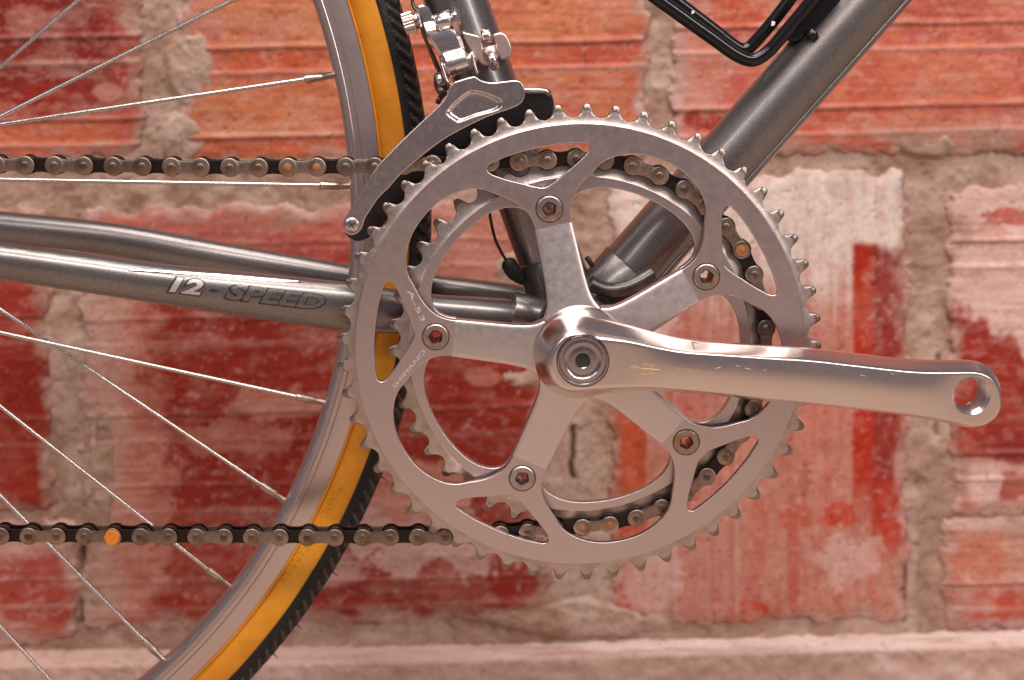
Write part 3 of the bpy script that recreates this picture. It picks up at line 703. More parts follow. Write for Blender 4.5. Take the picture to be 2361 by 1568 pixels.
SLOT = [(74.6,0),(76.0,4.6),(79.0,10.4),(81.6,15.6),(83.4,18.6),(85.2,21.4),(87.4,22.9),(89.4,22.0),(90.3,19.0),(91.4,13),(92.0,6),(92.2,0)]
rb = ring_body(100.9, OPEN, 91.8, SLOT)
plate('big_chainring', rb, -.0024, .0034, .00035, M['ring'], crankset)
def tooth_ring(name, N, phase, rin, pr, tip, yf, yb, tt, mat, parent, recess=.0008):
    """toothed band: rows run from the inner edge out to the tooth outline, then back"""
    NS = N*20; V = []; F = []; pitch = 360./N; rr = 3.95; hw = 6.35
    def outline(a):  # a in deg from tooth centre, -pitch/2..pitch/2
        x = math.sin(R_(pitch/2-abs(a)))*pr   # distance from gullet centre line, mm
        lim = rr*math.sin(R_(74))
        if x <= lim: return pr-math.sqrt(rr*rr-x*x)
        yb_ = pr-rr*math.cos(R_(74)); span = hw-lim; t = (x-lim)/span  # up the flank
        top = 1-max(0, (t-.62)/.38)
        h_ = tip-yb_; return yb_+h_*(min(1, t/.56)**.75 if t < .56 else 1)-h_*.10*max(0, 1-abs(t-.56)/.25)**2
    for i in range(NS):
        k, j = divmod(i, 20); a = (j-10)/20*pitch+ (.5/20*pitch); ro = outline(a); base = pr-3.6
        th = R_(phase+k*pitch+a); c_, s_ = math.cos(th), math.sin(th)
        r3 = min(ro-.25, base+.2)
        rows = [(rin, yf), (rin+1.2, yf+recess*.7), (r3-.3 if r3-.3 > rin+1.4 else rin+1.4, yf+recess), (max(r3, rin+1.5), yf+recess+.00005), ((ro+r3)/2, yf+recess+(.0003 if ro-r3 > 1 else .0001)), (ro-.3, yf+recess+(.0006 if ro-r3 > 1.5 else .00012)), (ro, (yf+recess)*.65+yb*.35),
                (ro, (yf+recess)*.35+yb*.65), (ro-.3, yb-(.0005 if ro-r3 > 1.5 else .0001)), (base-.5, yb), (rin, yb)]
        for r, y in rows: V.append((r*.001*c_, y, r*.001*s_))
    m = 11
    for i in range(NS):
        j = (i+1) % NS
        for q in range(m): w = (q+1) % m; F.append((i*m+q, i*m+w, j*m+w, j*m+q))
    me = mesh(V, F, ang=32)
    for f in me.polygons:
        f.material_index = 1 if (f.index % m) in (6, 7) else (2 if (f.index % m) in (4, 5) else 0)
    me.materials.append(mat); me.materials.append(M['grime_shade']); me.materials.append(M['flank'])
    return link(name, fixn(me), None, parent)
tooth_ring('chainring_teeth', 53, .5, 100.6, 107.2, 109.1, -.0022, .0010, 3.2, M['teeth'], crankset)
OPEN2 = [(57.2,8.2),(60.3,7.9),(64.6,8.4),(67.5,9.8),(69.8,12.4),(71.8,16.5),(73,22),(73.4,29)]
rb2 = ring_body(77.6, OPEN2, 73.5)
YI = .0070
o = plate('small_chainring', rb2, YI-.0030, .0042, .0004, M['ring'], crankset)
PIN0 = 5.7
tooth_ring('chainring_teeth', 42, PIN0+360/42/2, 77.3, 85.0, 86.9, YI-.0018, YI+.0011, 3.0, M['teeth'], crankset)
# spider: five arms and the hub they spring from, one casting
def spider():
    V = []; F = []
    xs = [10,13,16,18,19.5,21,22.5,24,26,28,31,35,40,46,52,57.0]
    for T in TABS:
        c_, s_ = math.cos(R_(T)), math.sin(R_(T)); base = len(V); m = 0
        for x in xs:
            hw = 8.55+.9*(1-min(1,(x-10)/47.))+ (3.6*math.exp(-(x-17.6)/4.2) if x >= 17.6 else 99)
            hw = min(hw, x*math.tan(R_(36)))
            yf = -2.75-(57-max(x,17))*.135; yb = yf+5.5 if x > 22 else yf+8
            e = 0 if x*math.tan(R_(36)) <= hw+.01 else 1
            sec = [(-hw, yb), (-hw, yf+1.1*e), (-hw+.25*e, yf+.45*e), (-hw+.9*e, yf+.08*e), (-hw+2.2, yf), (-hw*.4, yf-.12), (0, yf-.18), (hw*.4, yf-.12), (hw-2.2, yf), (hw-.9*e, yf+.08*e), (hw-.25*e, yf+.45*e), (hw, yf+1.1*e), (hw, yb)]
            m = len(sec)
            for w, y in sec: V.append(((x*c_-w*s_)*.001, y*.001, (x*s_+w*c_)*.001))
        for i in range(len(xs)-1):
            for k in range(m): F.append((base+i*m+k, base+i*m+(k+1)%m, base+(i+1)*m+(k+1)%m, base+(i+1)*m+k))
        F.append(tuple(base+(len(xs)-1)*m+k for k in range(m)))
    me = fixn(mesh(V, F, ang=30)); link('spider', me, M['spider'], crankset)
spider()
# hub shoulder under the crank arm boss
hubp = [(.0005,-.014),(.0165,-.0135),(.0190,-.0112),(.0204,-.0092),(.0211,-.0080),(.0213,-.0074),(.0213,.004),(.0005,.004)]
link('hub_shoulder', revolve(hubp, 96), M['crank'], crankset)
cyl('axle', BB+Vector((0,-.06,0)), BB+Vector((0,-.03,0)), .0085, M['mechdark'], crankset, 32, .001)
# tab seats: rear ends of the arms hold both rings together with five bolts
def bolt_mesh():
    outer = [(.0031,-.0041),(.0052,-.0041),(.0057,-.0038),(.0058,-.0030),(.0058,.0085),(.0034,.0085),(.0030,.0080)]
    V = []; F = []; n = 60; prof = outer+[(.0024,.0080),(.0024,-.0026),(.0029,-.0036)]
    for i in range(n):
        a = 2*math.pi*i/n; lob = .00026*math.cos(5*a)
        for k, (r, y) in enumerate(prof):
            rr = r+lob if k in (7, 8) else (r+lob*.6 if k in (0, 9) else r)
            V.append((rr*math.cos(a), y, rr*math.sin(a)))
    m = len(prof)
    for i in range(n):
        for k in range(m): F.append((i*m+k, i*m+(k+1)%m, ((i+1)%n)*m+(k+1)%m, ((i+1)%n)*m+k))
    me = mesh(V, F, ang=30)
    for f in me.polygons: f.material_index = 1 if (f.index % m) in (7, 8, 9) else 0
    return fixn(me)
M['brassy'] = metal('rust_lined_socket', (.62, .36, .17), .34, .8, (.30,.10,.03,1), 260, bmp=.05)
bm_ = bolt_mesh(); bm_.materials.append(M['bolt_rusty']); bm_.materials.append(M['brassy'])
for k, T in enumerate(TABS):
    o = bpy.data.objects.new('chainring_bolt', bm_); COL.objects.link(o); o.parent = crankset
    x, z = pol(.065, T); o.location = (x, .0010, z); o.rotation_euler = (0, rnd.uniform(0, 6), 0)
    if k in (0, 4): # clean bolts
        pass
    if k == 3:
        for q_ in (0, 1): o.material_slots[q_].link = 'OBJECT'; o.material_slots[q_].material = M['bolt']
    if k == 2: o.material_slots[0].link = 'OBJECT'; o.material_slots[0].material = M['bolt_rust2']
    # spacer between the rings
    o = link('tab_spacer', revolve([(.0062,.0006),(.0078,.0006),(.0078,YI-.0028),(.0062,YI-.0028)], 32, closed=True), M['ring'], crankset); o.location = (x, 0, z)
    o = link('bolt_seat', revolve([(.0056,-.00250),(.00625,-.00248),(.0064,-.0022)], 40), M['mechdark'], crankset); o.location = (x, 0, z)
# drill clear windows through tabs: rings are joined around the bolts (bolt barrel carries both)

# ---- crank arm
def crank_arm():
    Tn = [(1233,830),(1236,800),(1247,772),(1266,747),(1290,731),(1318,724),(1350,726),(1388,737),(1455,753),(1518,770),(1580,782),(1693,792),(1771,798),(1871,805),(2046,825),(2120,831),(2190,832),(2230,832),(2255,836),(2276,846),(2292,862),(2303,882),(2307,908)]
    Bn = [(1233,830),(1238,858),(1252,882),(1275,902),(1303,912),(1335,914),(1368,911),(1443,904),(1518,902),(1643,911),(1743,922),(1871,934),(1996,948),(2096,960),(2171,973),(2216,983),(2241,985),(2263,980),(2285,966),(2299,948),(2306,928),(2307,908)]
    def ends(u): return max(0, 1-min(u-1233, 2307-u)/55.)**1
    def yf(u): return -.0300-.0050*(u-1340)/900
    def dep(u): return .0150-.0040*min(1, max(0, (u-1500)/500.))
    Tw = [P(u+max(0,u-2230)*.02, v, yf(u)+.0098+.0052*math.exp(-max(0,u-1380)/100.))[[0,2]] for u, v in Tn]; Bw = [P(u+max(0,u-2230)*.02, v, yf(u)+.0098+.0052*math.exp(-max(0,u-1380)/100.))[[0,2]] for u, v in Bn]
    Tc = np.array(cat(Tw, 8, False)); Bc = np.array(cat(Bw, 8, False))
    # make the two outlines meet at both tips
    e0 = (Tc[0]+Bc[0])/2; e1 = (Tc[-1]+Bc[-1])/2; Tc[0] = Bc[0] = e0; Tc[-1] = Bc[-1] = e1
    def resamp(C_, n):
        s = np.r_[0, np.cumsum(np.hypot(*np.diff(C_, axis=0).T))]; s /= s[-1]; t = (1-np.cos(np.linspace(0, np.pi, n)))/2*.55+np.linspace(0,1,n)*.45
        return np.stack([np.interp(t, s, C_[:,0]), np.interp(t, s, C_[:,1])], 1)
    n = 260; Tr = resamp(Tc, n); Br = resamp(Bc, n)
    loop = np.vstack([Tr, Br[::-1]])
    def dist(p):  # distance of points to the outline
        A = loop; B = np.roll(loop, -1, 0); d = np.full(len(p), 9.)
        for a, b in zip(A, B):
            ab = b-a; L = ab@ab
            if L < 1e-16: continue
            t = np.clip(((p-a)@ab)/L, 0, 1); q = a+t[:,None]*ab; d = np.minimum(d, np.hypot(*(p-q).T))
        return d
    xb = P(1344,832,-.03)[0]; xe = P(2240,915,-.034)[0]
    hgt = np.maximum(np.hypot(*(Tr-Br).T), 1e-6); xm = (Tr[:,0]+Br[:,0])/2
    nearm = np.exp(-np.clip(xm-xb-.006,0,1)/.022); wim = .0030+.0034*nearm
    tc = np.minimum(wim/hgt, .42); a1 = np.r_[np.linspace(0, .72, 7), np.linspace(.78, 1, 7)[:-1]]; a2 = (1-np.cos(np.linspace(0, np.pi, 37)))/2
    TT = np.stack([np.r_[t*a1, t+(1-2*t)*a2, 1-t*a1[::-1]] for t in tc]); m = TT.shape[1]
    G = Tr[:,None,:]*(1-TT)[:,:,None]+Br[:,None,:]*TT[:,:,None]; D = dist(G.reshape(-1,2)).reshape(n, m)
    X = G[:,:,0]; Z = G[:,:,1]; s = np.clip((X-xb)/(xe-xb), 0, 1)
    Yf = -.0300-.0050*s; near = nearm[:,None]+0*X
    wi = .0030+.0034*near            # how far in the crest lies
    wd_ = .0098+.0052*near           # wall height
    q = np.clip(D/wi, 0, 1); k_ = .10; k_ = .07; qq = D/wi; sp = k_*np.logaddexp(0, (1-qq)/k_); wall_ = (sp/(k_*np.logaddexp(0, 1/k_)))**(1+.35*near)
    crown = .0013*(1-(2*TT-1)**2)*sstep(.08,.28,s)*sstep(1.0,.84,s)
    Y = Yf + wd_*wall_ - crown
    V = [(X[i,j], Y[i,j], Z[i,j]) for i in range(n) for j in range(m)]; F = []
    for i in range(n-1):
        for j in range(m-1): F.append((i*m+j, i*m+j+1, (i+1)*m+j+1, (i+1)*m+j))
    # back: straight down from the outline then flat
    b0 = len(V)
    yb = lambda i: Yf[i,0]+wd_[i,0]+.0025
    for i in range(n):
        V.append((Tr[i,0], yb(i), Tr[i,1])); V.append((Br[i,0], yb(i), Br[i,1]))
    for i in range(n-1):
        F.append((i*m, (i+1)*m, b0+2*(i+1), b0+2*i)); F.append((i*m+m-1, (i+1)*m+m-1, b0+2*(i+1)+1, b0+2*i+1))
        F.append((b0+2*i, b0+2*(i+1), b0+2*(i+1)+1, b0+2*i+1))
    me = mesh(V, F, smooth=False)
    bb = bmesh.new(); bb.from_mesh(me); bmesh.ops.remove_doubles(bb, verts=bb.verts, dist=4e-6)
    bmesh.ops.dissolve_degenerate(bb, edges=bb.edges, dist=2e-6)
    bmesh.ops.holes_fill(bb, edges=[e for e in bb.edges if e.is_boundary]); bmesh.ops.recalc_face_normals(bb, faces=bb.faces); bb.to_mesh(me); bb.free()
    arm = link('crank_arm', me, M['crank'], crankset)
    # pedal eye with a chamfered mouth, and the seat of the dust cap
    eye = P(2239.5, 913, -.035); ctr = P(1344, 832, -.030)
    def cutter(c, prof):
        me2 = revolve(prof, 72); me2.transform(Matrix.Translation((c[0], 0, c[2]))); bb = bmesh.new(); bb.from_mesh(me2); bmesh.ops.holes_fill(bb, edges=bb.edges); bmesh.ops.recalc_face_normals(bb, faces=bb.faces); bb.to_mesh(me2); bb.free(); return link('cut', me2)
    c1 = cutter(eye, [(.0098,-.050),(.0098,-.0365),(.0074,-.0338),(.0074,.02)])
    c2 = cutter(ctr, [(.0116,-.050),(.0116,-.0285)])
    for c in (c1, c2):
        md = arm.modifiers.new('b', 'BOOLEAN'); md.operation = 'DIFFERENCE'; md.solver = 'EXACT'; md.object = c
        dg = bpy.context.evaluated_depsgraph_get(); me3 = bpy.data.meshes.new_from_object(arm.evaluated_get(dg)); arm.modifiers.clear(); arm.data = me3; bpy.data.objects.remove(c)
    arm.data.shade_smooth(); arm.data.set_sharp_from_angle(angle=R_(38))
    if not arm.data.materials: arm.data.materials.append(M['crank'])
    return arm, eye, ctr
arm, eye, ctr = crank_arm()
# threaded bush in the pedal eye
V = []; F = []; n = 72; tur = 9
pr = []
for i in range(28): pr.append((.00745 - (.00035 if i % 2 else 0), -.0335+i*.00045))
o = link('pedal_thread', revolve([(.0079,-.0335)]+pr+[(.0079,-.0210)], 60), M['mech'], crankset); o.location = (eye[0], 0, eye[2])
capp = [(.0113,-.0270),(.0113,-.0298),(.0110,-.0305),(.0104,-.0306),(.0101,-.0301),(.0096,-.0300),(.0088,-.0302),(.0080,-.0302),(.0074,-.0298),(.0064,-.0296),(.0058,-.0297),(.0046,-.0298),(.0034,-.0298),(.0031,-.0295),(.0030,-.0270)]
o = link('dust_cap', revolve(capp, 96), M['cap'], crankset); o.location = (ctr[0], 0, ctr[2])
hx = [(.0000,-.0272),(.0031,-.0272)]
V = [(0,-.0288,0)]+[(.0031*math.cos(R_(60*k+10)), -.0288, .0031*math.sin(R_(60*k+10))) for k in range(6)]
V += [(.0029*math.cos(R_(60*k+10)), -.0303, .0029*math.sin(R_(60*k+10))) for k in range(6)]
o = link('hex_socket', mesh([(0,-.0285,0)]+[(.0030*math.cos(R_(10*k)), -.0290, .0030*math.sin(R_(10*k))) for k in range(36)], [(0,k+1,(k+1)%36+1) for k in range(36)]), M['hole'], crankset); o.location = (ctr[0], 0, ctr[2])
# lettering and mark on the arm (upside down from here), rings
ab = bvh(arm)
place_text('lettering', 'SHIMANO', .0028, xz(1614,850,-.031), xz(1542,843,-.031), -.06, M['gold'], crankset, off=.02, surf=ab, lift=.00006)
def mark(pts, mat, nm='engraved_arrow'):
    L = [xz(u, v, -.031) for u, v in pts]; me = plate_mesh([L], .0002, .00004, 0); me.transform(Matrix.Translation((0, 0, 0)))
    for v in me.vertices:
        h = ab.ray_cast(Vector((v.co.x, -.06, v.co.z)), Vector((0,1,0))); v.co.y = (h[0].y if h[0] else -.031)-.0001+v.co.y*.5
    link(nm, me, mat, crankset)
mark([(1455,848),(1464,844),(1476,849),(1520,851),(1521,854),(1476,853),(1468,856)], M['gold'])
mark([(1480,842),(1484,838),(1504,842),(1508,838),(1510,842),(1506,846),(1488,843)], M['gold'])
mark([(1478,860),(1490,864),(1500,858),(1508,862),(1505,868),(1499,864),(1488,868),(1480,864)], M['gold'])
place_text('lettering', 'SHIMANO', .0026, xz(910,897,-.0026), xz(982,811,-.0026), -.00262, M['etch'], crankset, off=.0)
place_text('lettering', 'A-53', .0029, xz(938,670,-.0026), xz(972,742,-.0026), -.00262, M['etch'], crankset, off=.0)

for (u, v, du, dv) in ((1655,846,14,-4),(1700,842,10,3),(1722,848,16,2),(1762,851,8,-3),(1610,792,18,-12),(1985,862,12,3),(2052,858,9,4),(1640,858,10,5)):
    mark([(u-du/2,v-dv/2-.5),(u,v-.9),(u+du/2,v+dv/2-.4),(u+du/2,v+dv/2+.3),(u,v+.6)], M['etchdim'], 'scuff')
# ---------------- chain
def link_loop(r, w, n=9):
    L = 12.7; lp = []
    for k in range(-n, n+1): a = 180+k*(128/n); lp.append((r*math.cos(R_(a)), r*math.sin(R_(a))))
    lp += [(L*.5, -w)]
    for k in range(-n, n+1): a = k*(128/n); lp.append((L+r*math.cos(R_(a)), r*math.sin(R_(a))))
    lp += [(L*.5, w)]
    out = []
    # ease the waist
    m = 2*n+1; A = lp[:m]; B = lp[m+1:2*m+1]
    out += A
    for p, q, ww in ((A[-1], B[0], -w), (B[-1], A[0], w)):
        cur = cat([p, (p[0]*.72+L*.5*.28, (p[1]*.42+ww*.58)), (L*.5, ww), (q[0]*.72+L*.5*.28, (q[1]*.42+ww*.58)), q], 3, False)[1:-1]
        out += [tuple(c) for c in cur]
        if ww < 0: out += B
    return [(x*.001, y*.001) for x, y in out]
ol = link_loop(4.15, 2.55); il = link_loop(4.35, 2.9)
def plate_join(a, b): pass
me_o = plate_mesh([ol], .0010, .00018, 1); me_i = plate_mesh([il], .0010, .00015, 1)
# round bosses at the ends of the outer plates
bb = bmesh.new(); bb.from_mesh(me_o)
for cx in (0, .0127):
    t = revolve([(.0001,-.00066),(.0036,-.00066),(.0039,-.00058),(.0041,-.0004)], 32); t.transform(Matrix.Translation((cx, 0, 0))); bb.from_mesh(t)
bb.to_mesh(me_o); bb.free(); me_o.shade_smooth(); me_o.set_sharp_from_angle(angle=R_(35))
me_o.materials.clear(); me_o.materials.append(M['outer']); me_i.materials.clear(); me_i.materials.append(M['inner'])
me_p = revolve([(.0001,-.00545),(.0012,-.0054),(.00175,-.0051),(.0018,-.0047),(.0018,.0050),(.0001,.0052)], 24); me_p.materials.append(M['pin'])
me_r = revolve([(.0019,-.0017),(.0037,-.0017),(.00385,-.0015),(.00385,.0015),(.0037,.0017),(.0019,.0017)], 24); me_r.materials.append(M['roller'])
# pin positions: on the small ring, then along the two runs
pinr = .0850; step = 360/42
k0 = round((91.7-PIN0)/step)
ring_pins = []
for k in range(k0, k0-25, -1):
    a = PIN0+k*step
    ring_pins.append((pinr*math.cos(R_(a)), YI, pinr*math.sin(R_(a))))
ring_pins = [p for p in ring_pins]
def run(pts, start, y0, y1, count, sgn):
    """pins walked left from a start pin along a polyline of (x,z)"""
    out = []; x, z = start[0], start[2]; cur = np.array([x, z])
    xs = [p[0] for p in pts][::-1]; zs = [p[1] for p in pts][::-1]
    for i in range(count):
        nx = cur[0]-12.7e-3
        for _ in range(4):
            nz = np.interp(nx, xs, zs); d = math.hypot(nx-cur[0], nz-cur[1]); nx = cur[0]+(nx-cur[0])*12.7e-3/d
        cur = np.array([nx, np.interp(nx, xs, zs)]); out.append((cur[0], y0+(y1-y0)*(i+1)/count, cur[1]))
    return out
top0 = ring_pins[0]; last = ring_pins[-1]
# end of wrap: first pin near the very bottom
bi = min(range(len(ring_pins)), key=lambda i: abs(math.degrees(math.atan2(ring_pins[i][2], ring_pins[i][0]))+89.0))
ring_pins = ring_pins[:bi+1]; last = ring_pins[-1]
up = run([(top0[0], top0[2]),(-.03,.0838),(-.09,.0818),(-.15,.0815),(-.34,.0842)], top0, YI, .0030, 26, 1)
lo = run([(last[0], last[2]),(-.03,-.0876),(-.062,-.0888),(-.10,-.0888),(-.25,-.0865),(-.34,-.0845)], last, YI, .0030, 26, 1)
pins = list(reversed(up))+ring_pins+lo
i_top = len(up)   # index of the ring's first pin (about 91.7 deg): outer link starts here
rusty = {}
def nearest(u, v):
    return min(range(len(pins)), key=lambda i: (proj(pins[i][0], pins[i][1]-.0035, pins[i][2])[0]-u)**2+(proj(pins[i][0], pins[i][1]-.0035, pins[i][2])[1]-v)**2)
RP = [nearest(660,385), nearest(726,385), nearest(1341,1215), nearest(1404,1210), nearest(1707,579)]
RB = nearest(271,1234)
def inst(name, me, loc, ry=0., scale=None):
    o = bpy.data.objects.new(name, me); COL.objects.link(o); o.parent = chain; o.location = loc; o.rotation_euler = (0, ry, 0)
    return o
me_p2 = me_p.copy(); me_p2.materials.clear(); me_p2.materials.append(M['rustpin'])
for i, p in enumerate(pins):
    inst('pin', me_p2 if (i in RP or i == RB) else me_p, p, 0)
    inst('roller', me_r, p)
    if i+1 < len(pins):
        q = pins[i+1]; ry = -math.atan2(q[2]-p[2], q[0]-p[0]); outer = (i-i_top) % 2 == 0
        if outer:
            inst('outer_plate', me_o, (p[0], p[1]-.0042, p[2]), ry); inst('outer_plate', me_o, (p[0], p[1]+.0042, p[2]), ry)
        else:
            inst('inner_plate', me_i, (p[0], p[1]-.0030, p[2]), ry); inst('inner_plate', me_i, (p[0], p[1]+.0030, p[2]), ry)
# thick orange rust on one link end, thin rust on some others
def rust_patch(i, rad, th, seed, mat):
    p = pins[i]; n = 40; lp = []
    for k in range(n):
        a = 2*math.pi*k/n; rr = rad*(.85+.3*fbm(np.array([math.cos(a)*2+seed]), np.array([math.sin(a)*2]), seed)[0]); lp.append((p[0]+rr*math.cos(a), p[2]+rr*math.sin(a)))
    me = plate_mesh([lp], th, th*.3, 1); me.transform(Matrix.Translation((0, p[1]-.0049-th/2, 0))); link('rust_patch', me, mat, chain)
rust_patch(RB, .0035, .0011, 3, M['rust']); rust_patch(RP[4], .0027, .00018, 8, M['rustpin'])


# ---------------- front derailleur
YO = .0005
outer_pts = [(792,513),(799,498),(824,456),(862,393),(899,351),(934,316),(974,278),(999,255),(1018,236),(1030,218),(1038,200),(1046,190),(1066,183),(1094,176),(1108,184),(1132,190),(1165,187),(1192,185),(1206,194),(1211,212),(1205,234),(1187,247),(1149,261),(1112,275),(1062,300),(1019,325),(967,365),(924,403),(899,431),(874,456),(857,481),(842,505),(832,531),(812,542),(795,533)]
emb = [(1028,262),(1036,248),(1052,232),(1072,216),(1088,209),(1108,211),(1128,217),(1149,226),(1159,235),(1157,247),(1140,256),(1099,267),(1060,281),(1046,277)]
el = pxloop(emb, YO, 5); cx_, cz_ = np.mean(el, 0)
plate('outer_cage_plate', [pxloop(outer_pts, YO, 5), el], YO-.0012, .0018, .0006, M['cage'], mech, 3)
# pressed recess: sloped wall then floor
def recess():
    V = []; F = []; n = len(el); rings = [(1.12,-.00121),(1.06,-.00126),(1.0,-.0012),(.95,-.0009),(.90,-.0003),(.85,.0002),(.80,.00045),(.75,.0005),(.5,.0005)]
    for s, y in rings:
        for p in el: V.append((cx_+(p[0]-cx_)*s, YO+y, cz_+(p[1]-cz_)*s))
    for k in range(len(rings)-1):
        for i in range(n): F.append((k*n+i, k*n+(i+1)%n, (k+1)*n+(i+1)%n, (k+1)*n+i))
    F.append(tuple((len(rings)-1)*n+i for i in range(n)))
    link('pressed_recess', fixn(mesh(V, F, ang=60)), M['cage'], mech)
recess()
YN = .0150
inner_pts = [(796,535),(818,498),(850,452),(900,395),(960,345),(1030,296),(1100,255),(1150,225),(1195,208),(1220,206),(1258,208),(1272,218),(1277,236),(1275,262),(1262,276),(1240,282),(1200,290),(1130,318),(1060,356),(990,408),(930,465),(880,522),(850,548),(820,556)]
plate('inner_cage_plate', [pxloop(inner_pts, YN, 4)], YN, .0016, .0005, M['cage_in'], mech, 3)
# rolled top lip bridging the plates
tube('cage_lip', smooth3([PV(1140,201,YN-.003),PV(1200,208,YN-.003),PV(1255,210,YN-.002),PV(1266,217,YN-.001)]), .0015, M['cage'], mech, 16)
cyl('tail_spacer', PV(812,520,-.0014), PV(812,520,.0150), .0030, M['mechdark'], mech, 24)
# phillips screw
scp = [(.0001,-.0012),(.0018,-.0012),(.0031,-.0006),(.0033,0),(.0033,.0012)]
pt = P(811,519,YO-.0022); o = link('tail_screw', revolve(scp, 40), M['mech'], mech); o.location = (pt[0], YO-.0014, pt[2])
for a in (0, 90):
    L = [(-.0017,-.00028),(.0017,-.00028),(.0017,.00028),(-.0017,.00028)]; c_, s_ = math.cos(R_(a+35)), math.sin(R_(a+35))
    plate('screw_slot', [[(pt[0]+x*c_-y*s_, pt[2]+x*s_+y*c_) for x, y in L]], YO-.00272+a*1e-7, .0003, .00003, M['hole'], mech)
# linkage
SX = .37048  # zoom px -> picture px: u = 922.3 + X*SX, v = Y*SX... helper for traced pieces
def tz(X, Y): return (1600*.57649+X*(500/1349.)*.57649, Y*(332/896.)*.57649)
def TZ(pts): return [tz(*p) for p in pts]
# body link (front face of the parallelogram) as stacked bevelled blocks with bends
def bent(name, rows, mat, thick, xr=None):
    """rows: list of ((X,Y left),(X,Y right), y depth) down the piece"""
    V = []; F = []; m = 9
    for (a, b, y) in rows:
        for k in range(m):
            t = k/(m-1); e = .0009*(1-min(1, min(t, 1-t)*6))**2
            q = tz(a[0]+(b[0]-a[0])*t, a[1]+(b[1]-a[1])*t); V.append(P(q[0], q[1], y)+np.array([0, e, 0]))
    n = len(rows); nb = len(V)
    for (a, b, y) in rows:
        for X in (a, b):
            q = tz(*X); V.append(P(q[0], q[1], y)+np.array([0, thick, 0]))
    for i in range(n-1):
        for k in range(m-1): F.append((i*m+k, i*m+k+1, (i+1)*m+k+1, (i+1)*m+k))
        F.append((i*m, (i+1)*m, nb+2*(i+1), nb+2*i)); F.append((i*m+m-1, (i+1)*m+m-1, nb+2*(i+1)+1, nb+2*i+1)); F.append((nb+2*i, nb+2*(i+1), nb+2*(i+1)+1, nb+2*i+1))
    F.append(tuple(range(m))+(nb+1, nb)); F.append(tuple((n-1)*m+k for k in range(m))+(nb+2*n-1, nb+2*n-2))
    return link(name, fixn(mesh(V, F, ang=24)), mat, mech)
bent('clamp_lever', [((190,62),(250,48),.0152),((178,84),(296,62),.0142),((186,120),(326,100),.0140),((212,190),(352,165),.0140),((232,250),(372,225),.0142),((252,300),(392,270),.0128),((272,345),(402,310),.0116),((282,372),(420,366),.0120)], M['mech'], .004)
bent('outer_link', [((276,370),(560,310),.0118),((300,420),(650,392),.0112),((345,480),(672,440),.0114),((400,560),(690,500),.0116),((436,600),(700,528),.0112),((456,640),(708,560),.0100),((470,680),(738,596),.0095),((482,720),(748,620),.0091),((494,742),(754,636),.0091),((500,780),(770,680),.0094),((510,820),(786,724),.0100),((522,848),(792,744),.0110)], M['mech'], .007)
bent('link_ear', [((556,160),(606,150),.0112),((560,200),(628,190),.0110),((566,250),(634,240),.0112),((572,310),(640,300),.0118),((600,380),(664,370),.0120)], M['mech'], .005)
cyl('pivot_barrel', PV(*tz(388,262),.0170), PV(*tz(570,205),.0170), .0046, M['mech'], mech, 32, .0008)
cyl('pivot_pin', PV(*tz(560,212),.0170), PV(*tz(642,190),.0170), .0034, M['mech'], mech, 24, .0008)
cyl('pivot_pin', PV(*tz(436,668),.0170), PV(*tz(560,628),.0170), .0030, M['mech'], mech, 24, .0006)
cyl('pivot_pin', PV(*tz(740,640),.0165), PV(*tz(822,606),.0165), .0026, M['mech'], mech, 24, .0006)
for pts, y in (([(432,700),(452,684),(470,700),(500,800),(536,884),(560,896),(532,910),(506,896),(474,850),(446,790)], .0090), ([(764,592),(786,576),(802,600),(812,650),(850,780),(846,806),(826,812),(812,780),(786,700),(768,640)], .0090)):
    plate('cage_ear', [pxloop(TZ(pts), y, 3)], y, .0030, .0008, M['cage'], mech)
# knurled cable anchor
V = []; F = []
a = PV(*tz(10,258),.0150); b = PV(*tz(150,210),.0150)
def knurl(name, a, b, r, n=80):
    d = (b-a).normalized(); L = (b-a).length; st = [(0, r*.86, 0), (.06, r, .00022), (.92, r, .00022), (1, r*.9, 0)]
    nx = d.cross(Vector((0,1,0))).normalized(); ny = d.cross(nx); V = []; F = []
    for t, q, kn in st:
        for k in range(n):
            al = 2*math.pi*k/n; rr = q+(kn if k % 4 < 2 else -kn*.4); V.append(a+d*(L*t)+nx*(rr*math.cos(al))+ny*(rr*math.sin(al)))
    for i in range(3):
        for k in range(n): F.append((i*n+k, i*n+(k+1)%n, (i+1)*n+(k+1)%n, (i+1)*n+k))
    F.append(tuple(range(n))); F.append(tuple(range(3*n, 4*n))); return link(name, fixn(mesh(V, F, ang=30)), M['mech'], mech)
knurl('cable_anchor_knob', PV(*tz(38,268),.0150), PV(*tz(160,228),.0150), .0045)
cyl('anchor_washer', PV(*tz(154,232),.0150), PV(*tz(180,222),.0150), .0038, M['mech'], mech, 32, .0006)
cyl('anchor_collar', PV(*tz(176,224),.0150), PV(*tz(222,208),.0150), .0046, M['mech'], mech, 32, .0010)
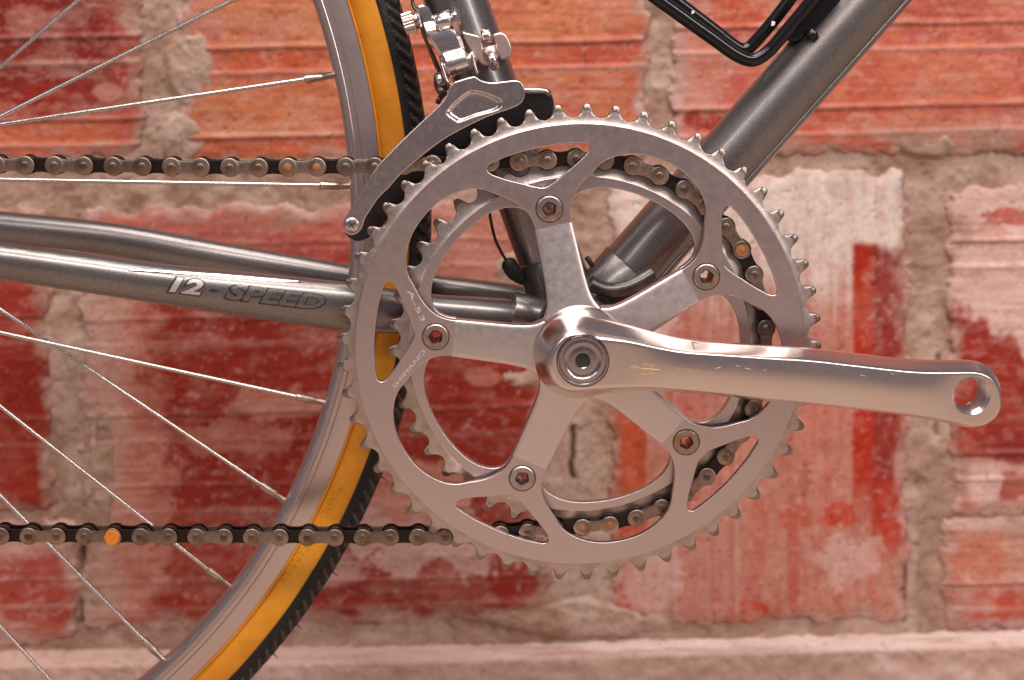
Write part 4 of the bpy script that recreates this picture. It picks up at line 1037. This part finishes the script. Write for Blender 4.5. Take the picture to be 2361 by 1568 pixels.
# back plates and limit-screw block, grimy steel
plate('inner_link', [pxloop(TZ([(226,330),(262,318),(300,440),(360,560),(420,700),(452,780),(420,800),(372,700),(318,560),(262,440),(236,380)]), .0185, 3)], .0185, .003, .0006, M['mechdark'], mech)
plate('limit_screw_block', [pxloop(TZ([(372,800),(430,770),(500,800),(520,880),(530,960),(440,1010),(380,960),(362,880)]), .0160, 3)], .0160, .006, .0010, M['mechdark'], mech)
cyl('limit_screw', PV(*tz(398,880),.0140), PV(*tz(470,850),.0140), .0032, M['mech'], mech, 20, .0006)
cyl('limit_screw', PV(*tz(410,1010),.0150), PV(*tz(480,960),.0150), .0030, M['mechdark'], mech, 20, .0006)
cyl('return_spring', PV(*tz(400,1060),.0160), PV(*tz(450,1090),.0160), .0022, M['mechdark'], mech, 16, .0006)
tube('cable', smooth3([PV(*tz(132,-60),.0150),PV(*tz(135,20),.0150),PV(*tz(152,80),.0145),PV(*tz(196,130),.0136),PV(*tz(222,190),.0134),PV(*tz(232,280),.0140),PV(*tz(268,400),.0150),PV(*tz(330,560),.0170),PV(*tz(400,740),.0180)]), .0008, M['mechdark'], mech, 10)
# clamp band round the seat tube
def band(name, c0, c1, r, parent, mat, a0=0, a1=2*math.pi):
    d = (c1-c0).normalized(); nx = Vector((0,1,0)); ny = d.cross(nx).normalized(); V = []; F = []; n = 60; L = (c1-c0).length
    pr = [(0,.0143),(0,r-.0003),(.03,r),(.97,r),(1,r-.0003),(1,.0143)]
    for k in range(n+1):
        al = a0+(a1-a0)*k/n
        for t, q in pr: V.append(c0+d*(L*t)+nx*(q*math.cos(al))+ny*(q*math.sin(al)))
    m = len(pr)
    for k in range(n):
        for i in range(m-1): F.append((k*m+i, k*m+i+1, (k+1)*m+i+1, (k+1)*m+i))
    return link(name, fixn(mesh(V, F, ang=35)), mat, parent)
def on_seat(v): # axis point of the seat tube seen at picture row v
    best = min((BB+(st0-BB)*t for t in np.linspace(0,1,2000)), key=lambda p: abs(proj(p.x,p.y,p.z)[1]-v)); return best
band('clamp_band', on_seat(100), on_seat(126), .0153, mech, M['clamp'])
plate('clamp_body', [pxloop(TZ([(664,342),(700,348),(800,372),(872,400),(900,520),(960,640),(1010,690),(930,716),(870,690),(800,600),(740,520),(690,430)]), .0230, 3)], .0230, .010, .0007, M['clamp'], mech)
cyl('clamp_bolt', PV(*tz(958,500),.0250), PV(*tz(996,640),.0250), .0040, M['clamp'], mech, 32, .0008)
plate('clamp_nut', [pxloop(TZ([(1006,380),(1060,352),(1110,352),(1160,392),(1200,480),(1208,540),(1190,606),(1100,652),(1076,610),(1040,500)]), .0235, 3)], .0235, .011, .0008, M['clamp'], mech)
cyl('clamp_bolt', PV(*tz(956,664),.0245), PV(*tz(1050,636),.0245), .0046, M['mech'], mech, 24, .0010)
cyl('clamp_bolt', PV(*tz(880,404),.0245), PV(*tz(990,380),.0245), .0036, M['mech'], mech, 24, .0008)
# worn stamping on the cage plate
place_text('lettering', 'SIS', .0060, xz(958,342,-.001), xz(1004,292,-.001), YO-.00128, M['etchdim'], mech, off=-.012)
place_text('lettering', 'SHIMANO', .0026, xz(918,376,-.001), xz(957,336,-.001), YO-.00128, M['etchdim'], mech, off=-.01)
